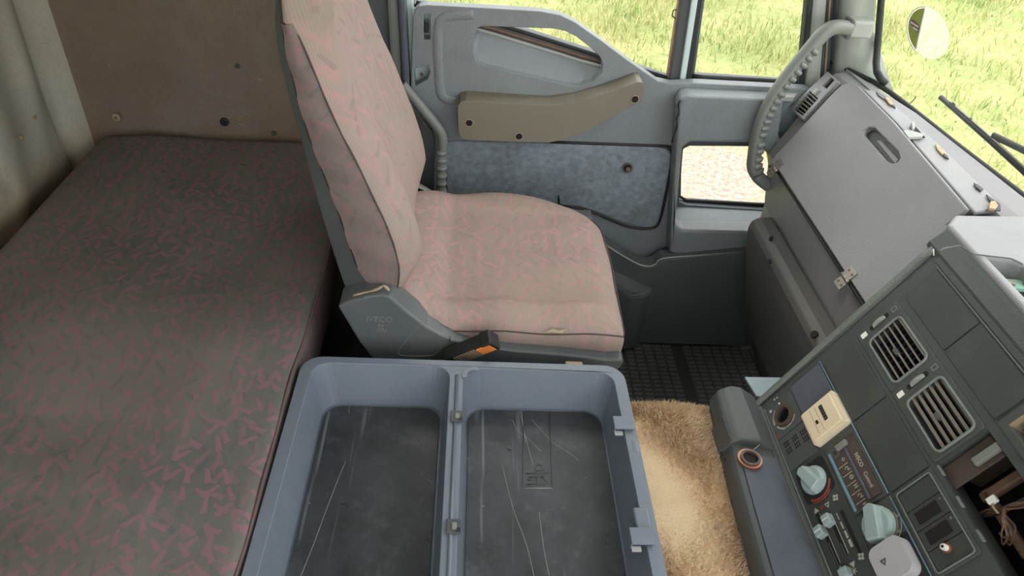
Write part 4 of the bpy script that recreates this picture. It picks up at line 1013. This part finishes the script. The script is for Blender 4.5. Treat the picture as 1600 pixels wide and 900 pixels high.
# cream counter
ck_ = empty('hour_counter', cm(.125, .108, 0), parent=da); ck_['label'] = 'cream plastic counter box with a small dial window'
plate('counter_case', rr(.095, .074, .160, .145, .003, 2), [], cm, -.004, .012, M['cream'], ck_, bev=.002)
plate('counter_face', rr(.0985, .0785, .1555, .1385, .002, 2), [], cm, .012, .0155, M['cream'], ck_, bev=.001)
plate('counter_window', rr(.108, .112, .138, .119, .0006, 1), [], cm, .0155, .0161, M['void'], ck_)
for k in range(5): obox('counter_digit', cm(.112+.0056*k, .1155, .0163), CAX, (.0016, .0024, .0003), M['brown'], ck_)
plate('counter_light', rr(.127, .096, .134, .101, .0006, 1), [], cm, .0155, .0161, M['void'], ck_)
for t_ in (.094, .105): obox('counter_groove', cm(.127, t_, .0156), CAX, (.024, .0004, .0003), M['tan'], ck_)
# IVECO Control module
ct = empty('control_module', cm(.232, .112, 0), parent=da)
plate('module_frame', rr(.170, .082, .293, .143, .002, 2), [rr(.176, .090, .290, .138, .002, 2)], cm, -.004, .0035, M['console'], ct, bev=.001)
plate('module_face', rr(.174, .088, .292, .140, .002, 2), [], cm, -.006, .0008, M['brown'], ct)
plate('module_upper', rr(.188, .118, .286, .137, .002, 2), [], cm, .0008, .0022, M['brown'], ct, bev=.0008)
obox('module_bar', cm(.235, .115, .002), CAX, (.050, .0022, .0018), M['panel_blue'], ct, .001)
obox('module_strip', cm(.236, .0865, .0035), CAX, (.053, .0022, .001), M['blue_strip'], ct, .0008)
obox('module_button', cm(.184, .113, .004), CAX, (.0045, .0105, .003), M['handle'], ct, .001)
plate('module_blank', rr(.176, .090, .196, .104, .001, 1), [], cm, .0008, .0022, M['shell'], ct)
ring('module_mark', cm(.187, .096, .0022), CAX, .0018, .003, .0005, M['void'], ct, 12)
SR = CS; UPc = CT
text('lettering', 'IVECO', .0088, cm(.222, .1270, .0023), SR, UPc, M['print_grey'], ct, .0004, True); text('lettering', 'Control', .0084, cm(.258, .1265, .0023), SR, UPc, M['print_grey'], ct, .0004)
for k in range(5):
    obox('module_divider', cm(.213+.0165*k, .0985, .0012), CAX, (.0004, .0095, .0003), M['print_grey'], ct)
def glyph(c, kind, sz=.0036):
    s, t = c
    if kind == 0: ring('module_symbol', cm(s, t, .001), CAX, sz*.6, sz*.95, .0005, M['print_grey'], ct, 4)
    elif kind == 1:
        ring('module_symbol', cm(s, t, .001), CAX, sz*.7, sz, .0005, M['print_grey'], ct, 12); obox('module_symbol', cm(s, t, .0012), CAX, (sz*.9, .0004, .0003), M['print_grey'], ct)
    elif kind == 2:
        obox('module_symbol', cm(s, t, .0012), CAX, (sz*.9, .0005, .0003), M['print_grey'], ct); obox('module_symbol', cm(s-sz*.6, t, .0012), CAX, (.0005, sz, .0003), M['print_grey'], ct); obox('module_symbol', cm(s+sz*.6, t, .0012), CAX, (.0005, sz, .0003), M['print_grey'], ct)
    else:
        ring('module_symbol', cm(s, t-.001, .001), CAX, sz*.6, sz*.9, .0005, M['print_grey'], ct, 12, 0, 270); obox('module_symbol', cm(s+sz, t+.002, .0012), CAX, (.0005, sz*.7, .0003), M['print_grey'], ct)
for k, kd in enumerate((0, 3, 1, 2, 3, 2)): glyph((.204+.0165*k, .1035), kd)
# heater panel with dials and sliders
hp = empty('heater_panel', cm(.25, .045, 0), parent=da)
plate('heater_plate', rr(.166, .0085, .46, .079, .003, 2), [], cm, -.004, .0012, M['panel'], hp, bev=.0006)
plate('knob_well', rr(.172, .014, .234, .074, .008, 3), [], cm, .0012, .0022, M['black'], hp)
def dial(c, r, h, ang, name, parent):
    k = empty(name, cm(*c, 0), parent=parent)
    disc('dial_skirt', cm(*c, .001), CAX, r, .005, M['knob'], k, 28, bev=.001)
    ca, sa = math.cos(ang), math.sin(ang); d = CS*ca+CT*sa; e = CT*ca-CS*sa
    R0 = []; R1 = []
    for u, v in ((-.95, -.58), (-.95, .58), (.92, .50), (1.12, 0), (.92, -.50)): R0.append(cm(*c, .004)+d*(u*r)+e*(v*r)); R1.append(cm(*c, h)+d*(u*r*.93)+e*(v*r*.72))
    loft('dial_grip', [R0, R1], M['knob'], k, smooth=False, bev=.0018)
    disc('dial_crown', cm(*c, .005), CAX, r*.97, h*.32, M['knob'], k, 28, bev=.002, r_top=r*.85)
    return k
dial(ci(1274, 751), .0235, .020, math.radians(200), 'temperature_dial', da)
ring('red_scale', cm(*ci(1275, 755), .0024), CAX, .0265, .0300, .0006, M['red'], hp, 16, -40, 70); ring('red_scale', cm(*ci(1275, 755), .0024), CAX, .0312, .0330, .0006, M['red'], hp, 12, -30, 40)
k2 = dial(ci(1376, 822), .0265, .022, math.radians(160), 'blower_dial', da)
plate('blower_plate', rr(.296, .082, .352, .1435, .003, 2), [], cm, -.004, .0016, M['console'], da, bev=.0008)
bc = ci(1376, 822); ring('blower_scale', cm(*bc, .0018), CAX, .0335, .0345, .0005, M['print_grey'], da, 20, -20, 100); ring('blower_scale', cm(*bc, .0018), CAX, .0280, .0287, .0005, M['print_grey'], da, 20, -20, 100)
for a_ in (5, 45, 85):
    ra = math.radians(a_); ring('blower_symbol', cm(bc[0]+.031*math.cos(ra), bc[1]+.031*math.sin(ra), .0018), CAX, .0012, .0020, .0005, M['print_grey'], da, 8)
def px_tri(p, r, mat, hollow, ang, parent):
    s, t = ci(*p); T_ = lambda rr_: [(s+rr_*math.cos(ang+a), t+rr_*math.sin(ang+a)) for a in (0, 2.094, 4.189)]
    plate('symbol', T_(r), [T_(r*.55)] if hollow else [], cm, .0018, .0026, mat, parent)
px_tri((1294, 789), .0055, M['print_grey'], True, 0, hp); px_tri((1277, 799), .0055, M['print_grey'], False, math.pi, hp)
px_tri((1334, 882), .0055, M['print_grey'], False, 0, hp); px_tri((1316, 890), .0055, M['print_grey'], True, math.pi, hp)
disc('symbol', cm(*ci(1286, 794), .0018), CAX, .003, .0006, M['red'], hp, 10)
def fan(p):
    s, t = ci(*p)
    for a in (.4, 1.97, 3.54, 5.11): disc('symbol', cm(s+.0035*math.cos(a), t+.0035*math.sin(a), .0018), CAX, .0024, .0006, M['print_grey'], hp, 8)
fan((1307, 778)); fan((1347, 870))
tube('symbol', [cm(*ci(*p), .002) for p in ((1322, 884), (1326, 888), (1330, 887), (1332, 891))], .0007, M['print_grey'], hp, 5)
for k, a in enumerate((0, 60, 120)):
    s, t = ci(1336, 893); ra = math.radians(a); D3 = CS*math.cos(ra)+CT*math.sin(ra); obox('symbol', cm(s, t, .002), (D3, CN, D3.cross(CN)), (.005, .0003, .0005), M['print_grey'], hp)
# slots and sliders
for a, b, w_ in (((1282, 812), (1308, 885), .003), ((1300, 812), (1322, 868), .003)):
    A, B = ci(*a), ci(*b); tm = (A[1]+B[1])/2
    plate('slider_slot', rr(A[0]-.01, A[1]-w_, B[0], A[1]+w_, .001, 2), [], cm, .0014, .0020, M['void'], hp)
    tube('slider_rail', [cm(A[0]-.008, A[1]+.004, .002), cm(B[0], A[1]+.004, .002)], .0006, M['print_grey'], hp, 5)
    tube('slider_rail', [cm(A[0]+.04, A[1]-.001, .002), cm(B[0], A[1]-.001, .002)], .0005, M['edge'], hp, 5)
for k in range(4):
    a, b = ci(1309+k*6.4, 803+k*13.5), ci(1312+k*6.4+k*.6, 812+k*13.5+k*.8)
    obox('wedge_mark', cm((a[0]+b[0])/2, (a[1]+b[1])/2, .002), CAX, (.0058, .0006+.00055*k, .0004), M['print_grey'], hp)
plate('slider_slot', rr(ci(1313, 800)[0], ci(1313, 800)[1]+.0005, ci(1313, 800)[0]+.075, ci(1313, 800)[1]+.006, .001, 2), [], cm, .0014, .0020, M['void'], hp)
for p in ((1299, 815), (1287, 833)):
    s, t = ci(*p); sl = empty('slider_knob', cm(s, t, 0), parent=da)
    obox('slider_body', cm(s, t, .007), CAX, (.0085, .0075, .007), M['knob'], sl, .002, 2); obox('slider_line', cm(s, t, .0142), CAX, (.0006, .006, .0004), M['white'], sl)
s, t = ci(1325, 897); obox('slider_knob', cm(s, t, .006), CAX, (.007, .008, .006), M['knob'], da, .002)
# big rocker
s, t = .385, .110
rk = empty('hazard_rocker', cm(s, t, 0), parent=da)
plate('rocker_well', rr(.354, .082, .43, .1435, .003, 2), [], cm, -.004, .0012, M['black'], rk)
plate('rocker_cap', rr(s-.027, .0835, s+.027, .1385, .013, 5), [], cm, .001, .020, M['rocker'], rk, bev=.006, seg=4)
px_ = [(s-.002+.006*math.cos(a), t-.008+.006*math.sin(a)) for a in (math.pi/2*0, 2.094, 4.189)]
plate('rocker_symbol', px_, [[(s-.002+.0028*math.cos(a), t-.008+.0028*math.sin(a)) for a in (0, 2.094, 4.189)]], cm, .0198, .0206, M['shell'], rk)
# switch bank
sb_ = empty('switch_bank', cm(.362, .182, 0), parent=da)
plate('bank_frame', rr(.298, .149, .428, .2165, .003, 2), [rr(.303, .153, .424, .211, .004, 2)], cm, -.004, .003, M['console'], sb_, bev=.001)
tube('bank_bead', [cm(a, b, .003) for a, b in rr(.303, .153, .424, .211, .004, 2)], .0012, M['edge'], sb_, 6, closed=True)
for i in range(4):
    s0 = .304+.030*i
    o = plate('switch_blank' if i in (0, 3) else 'switch', rr(s0+.0006, .1545, s0+.0292, .2095, .001, 1), [], cm, -.003, .0022, M['panel'], sb_, bev=.0006)
    if i in (1, 2):
        plate('switch_insert', rr(s0+.006, .163, s0+.024, .199, .001, 1), [], cm, .0022, .0026, M['void'], o); obox('switch_mark', cm(s0+.008, .205, .0024), CAX, (.0016, .0014, .0003), M['edge'], o)
s, t = ci(1483, 858)
kn = empty('key_switch', cm(s, t, 0), parent=sb_)
ring('key_collar', cm(s, t, .002), CAX, .003, .0068, .004, M['copper'], kn, 16); disc('key_stem', cm(s, t, .002), CAX, .0042, .011, M['white'], kn, 12, bev=.0008); disc('key_tip', cm(s, t, .0128), CAX, .0018, .001, M['void'], kn, 8)
# radio bay: liner walls, bracket inside, wiring
rb = empty('radio_bay', cm(.38, .265, -.05), parent=da)
for lo_s, hi_s, lo_t, hi_t in ((.298, .300, .222, .308), (.475, .477, .222, .308)):
    obox('bay_wall', cm((lo_s+hi_s)/2, (lo_t+hi_t)/2, -.05), CAX, (.001, .043, .045), M['brown'], rb)
obox('bay_wall', cm(.388, .3075, -.05), CAX, (.09, .001, .045), M['shell'], rb); obox('bay_wall', cm(.388, .2235, -.02), CAX, (.09, .001, .015), M['panel'], rb)
obox('bay_back', cm(.388, .265, -.12), CAX, (.12, .08, .002), M['void'], rb)
obox('bay_rib', cm(.318, .262, -.012), CAX, (.017, .040, .0015), M['brown'], rb, .001); obox('bay_rib', cm(.323, .285, -.006), CAX, (.006, .020, .004), M['handle'], rb, .002)
obox('bay_bracket', cm(.343, .262, -.05), CAX, (.007, .030, .006), M['rusty'], rb, .003); obox('bay_bracket', cm(.385, .241, -.05), CAX, (.05, .006, .006), M['rusty'], rb, .003); obox('bay_bracket', cm(.425, .262, -.06), CAX, (.006, .03, .006), M['rusty'], rb, .003)
for s_ in (.31, .36, .41): obox('bay_clip', cm(s_, .2255, .0005), CAX, (.008, .0016, .003), M['edge'], rb, .0008)
wh = empty('wiring_loom', cm(.40, .26, -.03), 'bundle of brown wires with a white cable tie in the open radio bay', 'wires')
for k in range(11):
    j = rng.normal(0, 1, 8)
    P = [cm(.362+.003*j[0], .222+.002*j[1], -.045), cm(.375+.002*j[1], .240, -.03+.003*j[2]), cm(.384+.002*j[2], .258+.003*j[3], -.022+.003*j[4]), cm(.388+.003*j[4], .280+.003*j[0], -.026+.003*j[5]), cm(.395+.006*j[6], .306, -.035), cm(.41+.01*j[7], .34, -.06)]
    tube('wire', catmull(P, 5), .0013, M['wire'] if k % 3 else M['black'], wh, 6)
for k in range(7):
    j = rng.normal(0, 1, 8)
    P = [cm(.384, .262+.002*j[1], -.02), cm(.397+.003*j[0], .258+.005*j[2], -.014), cm(.412+.003*j[2], .250+.006*j[3], -.018), cm(.415+.004*j[3], .240+.004*j[4], -.028), cm(.405+.004*j[5], .236+.003*j[6], -.034)]
    tube('wire', catmull(P, 5), .0012, M['wire'] if k % 2 else M['rusty'], wh, 6)
q = ci(1555, 771); c_ = cm(q[0]-.002, q[1]-.012, -.012); obox('cable_tie', c_, CAX, (.004, .006, .004), M['white'], wh, .001); tube('cable_tie_tail', [c_, cm(q[0]+.006, q[1]-.016, -.012), cm(q[0]+.014, q[1]-.016, -.016)], .0015, M['tan'], wh, 6)
# upper slot bay with a green card edge
ub = empty('slot_bay', cm(.38, .346, -.03), parent=da)
obox('bay_back', cm(.392, .346, -.04), CAX, (.09, .018, .002), M['brown'], ub); obox('bay_wall', cm(.311, .346, -.02), CAX, (.001, .017, .02), M['tan'], ub); obox('bay_wall', cm(.392, .3295, -.02), CAX, (.085, .001, .02), M['handle'], ub); obox('bay_wall', cm(.392, .3625, -.02), CAX, (.085, .001, .02), M['shell'], ub)
obox('circuit_card', cm(.342, .350, -.024), CAX, (.012, .007, .002), M['mint'], ub); obox('card_bracket', cm(.325, .349, -.012), CAX, (.004, .012, .006), M['brown'], ub, .001)
plate('slot_frame', rr(.300, .320, .50, .384, .003, 2), [slot_h], cm, 0, .003, M['console'], ub, bev=.001)

# ================================================================ LOWER CONSOLE SHELF
lc = empty('lower_console', Vector((.52, .5, .41)), 'dark lower console ledge with copper ringed socket above the rug', 'console')
def sec(y, xf, zt=.472):
    return [Vector((xf+.004, y, .419)), Vector((xf, y, .44)), Vector((xf+.006, y, zt-.008)), Vector((xf+.016, y, zt)), Vector((.553, y, zt-.016)), Vector((.553, y, .419))]
secs = [sec(.905, .470), sec(.89, .462), sec(.80, .456), sec(.7, .450), sec(.5, .440), sec(.2, .43), sec(-.4, .43)]
loft('ledge', secs, M['shell'], lc, smooth=False, bev=.008)
pl = [[Vector((x, y, z)) for x, z in ((xf+.020, .4715), (.55, .4580), (.55, .4600), (xf+.020, .4740))] for y, xf in ((.80, .456), (.7, .450), (.5, .440), (.2, .43), (-.4, .43))]
loft('ledge_top', pl, M['panel_blue'], lc, smooth=False)
blk = [[Vector((x, y, z)) for x, z in ((.470-dx, .419), (.462-dx, .455), (.470-dx, .478), (.486-dx, .488), (.515, .485), (.548, .462), (.548, .419))] for y, dx in ((.945, -.012), (.938, .0), (.88, .004), (.818, .008))]
loft('end_block', blk, M['shell'], lc, smooth=False, bev=.006)
c_ = atX(1126, 676, .4555); obox('block_panel', c_+Vector((-.0005, -.004, 0)), (EY, Vector((.25, 0, .97)), Vector((-.97, 0, .25))), (.026, .021, .001), M['shell'], lc, .001)
q = atX(1136, 720, .462); disc('push_stud', q, (EY, EZ, -EX), .0055, .004, M['black'], lc, 12, bev=.001)
sx = atZ(1173, 716, .478); sk_ = empty('socket', sx, parent=lc)
SAX = (EX, EY, Vector((-.15, 0, 1)).normalized())
ring('socket_rim', sx-EZ*.008, SAX, .0135, .0205, .008, M['copper'], sk_, 28); ring('socket_lip', sx-EZ*.001, SAX, .0125, .0165, .004, M['brown'], sk_, 24); disc('socket_bore', sx-EZ*.004, SAX, .0135, .0015, M['void'], sk_, 20)
tube('ledge_scratch', [atZ(1177, 703, .474), atZ(1188, 694, .474)], .0007, M['print_grey'], lc, 5)
pp_ = [atY(1164, 588, .975), atY(1214, 588, .975), atY(1214, 624, .975), atY(1180, 618, .975)]
mp_ = mk('metal_plate', [atZ(1164, 589, .43), atZ(1225, 590, .43), atZ(1225, 624, .44), atZ(1182, 618, .44)]+[v-EZ*.004 for v in (atZ(1164, 589, .43), atZ(1225, 590, .43), atZ(1225, 624, .44), atZ(1182, 618, .44))], [(0,1,2,3), (7,6,5,4), (0,4,5,1), (1,5,6,2), (2,6,7,3), (3,7,4,0)], M['sheet'])
tag(mp_, 'pale blue flat metal plate tucked under the console edge', 'plate')

# ================================================================ WIPER, LICENCE DISC
wp = empty('windscreen_wiper', wsp(1.2, .86)+EX*.03, 'black windscreen wiper lying outside the windscreen', 'wiper')
wx = 1.03
a, b = atX(1470, 152, wx), atX(1640, 305, wx+.01)
tube('blade', [a, a.lerp(b, .5)+EZ*.001, b], .0055, M['black'], wp, 8)
tube('blade_rail', [a.lerp(b, .10)+EZ*.006, a.lerp(b, .5)+EZ*.008, b+EZ*.007], .0028, M['steel'], wp, 6)
for t in (.06, .24, .42, .62): tube('bridge', [a.lerp(b, t), a.lerp(b, t+.06)+EZ*.008, a.lerp(b, t+.12)+EZ*.004], .0026, M['rubber'], wp, 6)
tube('arm', [a.lerp(b, .5)+EZ*.013, atX(1600, 235, wx+.02), atX(1680, 285, wx+.03), Vector((1.075, .80, .76)), Vector((1.07, .74, .70))], .007, M['shell'], wp, 8, r2=.004)
# licence disc: clear round holder on the glass, a slice of printed disc showing
pc_ = None
for y in np.linspace(1.5, 1.1, 400):
    r = ray(1452, 51); p = CO+r*(y/r.y)
    if pc_ is None or abs(p.x-(wsp(p.y, p.z).x)) < pc_[0]: pc_ = (abs(p.x-wsp(p.y, p.z).x), p)
dc = pc_[1]
dt = (wsp(dc.y-.05, dc.z)-wsp(dc.y+.05, dc.z)).normalized(); du = (wsp(dc.y, dc.z+.05)-wsp(dc.y, dc.z-.05)).normalized(); dn = dt.cross(du); dn = dn if dn.x < 0 else -dn
ld = empty('licence_disc', dc, 'round clear licence disc holder stuck on the windscreen', 'licence disc')
DR = .047
n = NT('disc_clear'); tr_ = n.n.new('ShaderNodeBsdfTransparent'); df = n.n.new('ShaderNodeBsdfTranslucent'); df.inputs[0].default_value = (.8, .95, .85, 1); mx = n.n.new('ShaderNodeMixShader'); mx.inputs[0].default_value = .13
n.lk(tr_.outputs[0], mx.inputs[1]); n.lk(df.outputs[0], mx.inputs[2]); n.lk(mx.outputs[0], n.n['Material Output'].inputs[0]); M['disc_clear'] = n.m
M['disc_green'] = plastic('disc_print', (150,160,70), .6, .15, 60, 0); M['disc_mauve'] = plastic('disc_mauve', (120,90,110), .6, .2, 80, 0)
dm = lambda u, v, w: dc+dt*u+du*v+dn*w
DE = 1.5; dm = lambda u, v, w: dc+dt*(u*DE)+du*v+dn*w
cir = [(DR*math.cos(a), DR*math.sin(a)) for a in np.linspace(0, 2*math.pi, 40, endpoint=False)]
plate('holder', cir, [], dm, .002, .004, M['disc_clear'], ld)
seg = [(DR*.94*math.cos(a), DR*.94*math.sin(a)) for a in np.linspace(math.radians(112), math.radians(248), 18)]
plate('printed_slice', seg, [], dm, .0045, .0055, M['disc_green'], ld)
rim = [dm(DR*math.cos(a), DR*math.sin(a), .005) for a in np.linspace(math.radians(108), math.radians(252), 24)]
tube('rim', rim, .0014, M['white'], ld, 6); tube('fold', [dm(seg[0][0]+.002, seg[0][1], .0055), dm(seg[-1][0]+.002, seg[-1][1], .0055)], .0016, M['white'], ld, 6)
plate('print_band', [(-.043, .006), (-.032, .010), (-.018, .004), (-.018, -.010), (-.030, -.006), (-.043, .001)], [], dm, .0055, .0060, M['disc_mauve'], ld)
for v_, u0, u1 in ((.003, -.040, -.020), (-.004, -.031, -.020)): plate('printed_line', [(u0, v_-.0015), (u1, v_-.0025), (u1, v_+.0005), (u0, v_+.0012)], [], dm, .0060, .0064, M['white'], ld)
tube('glass_chip', [atX(1421, 162, .96), atX(1425, 159, .96), atX(1430, 153, .96), atX(1431, 150, .96)], .001, M['black'], win, 5)
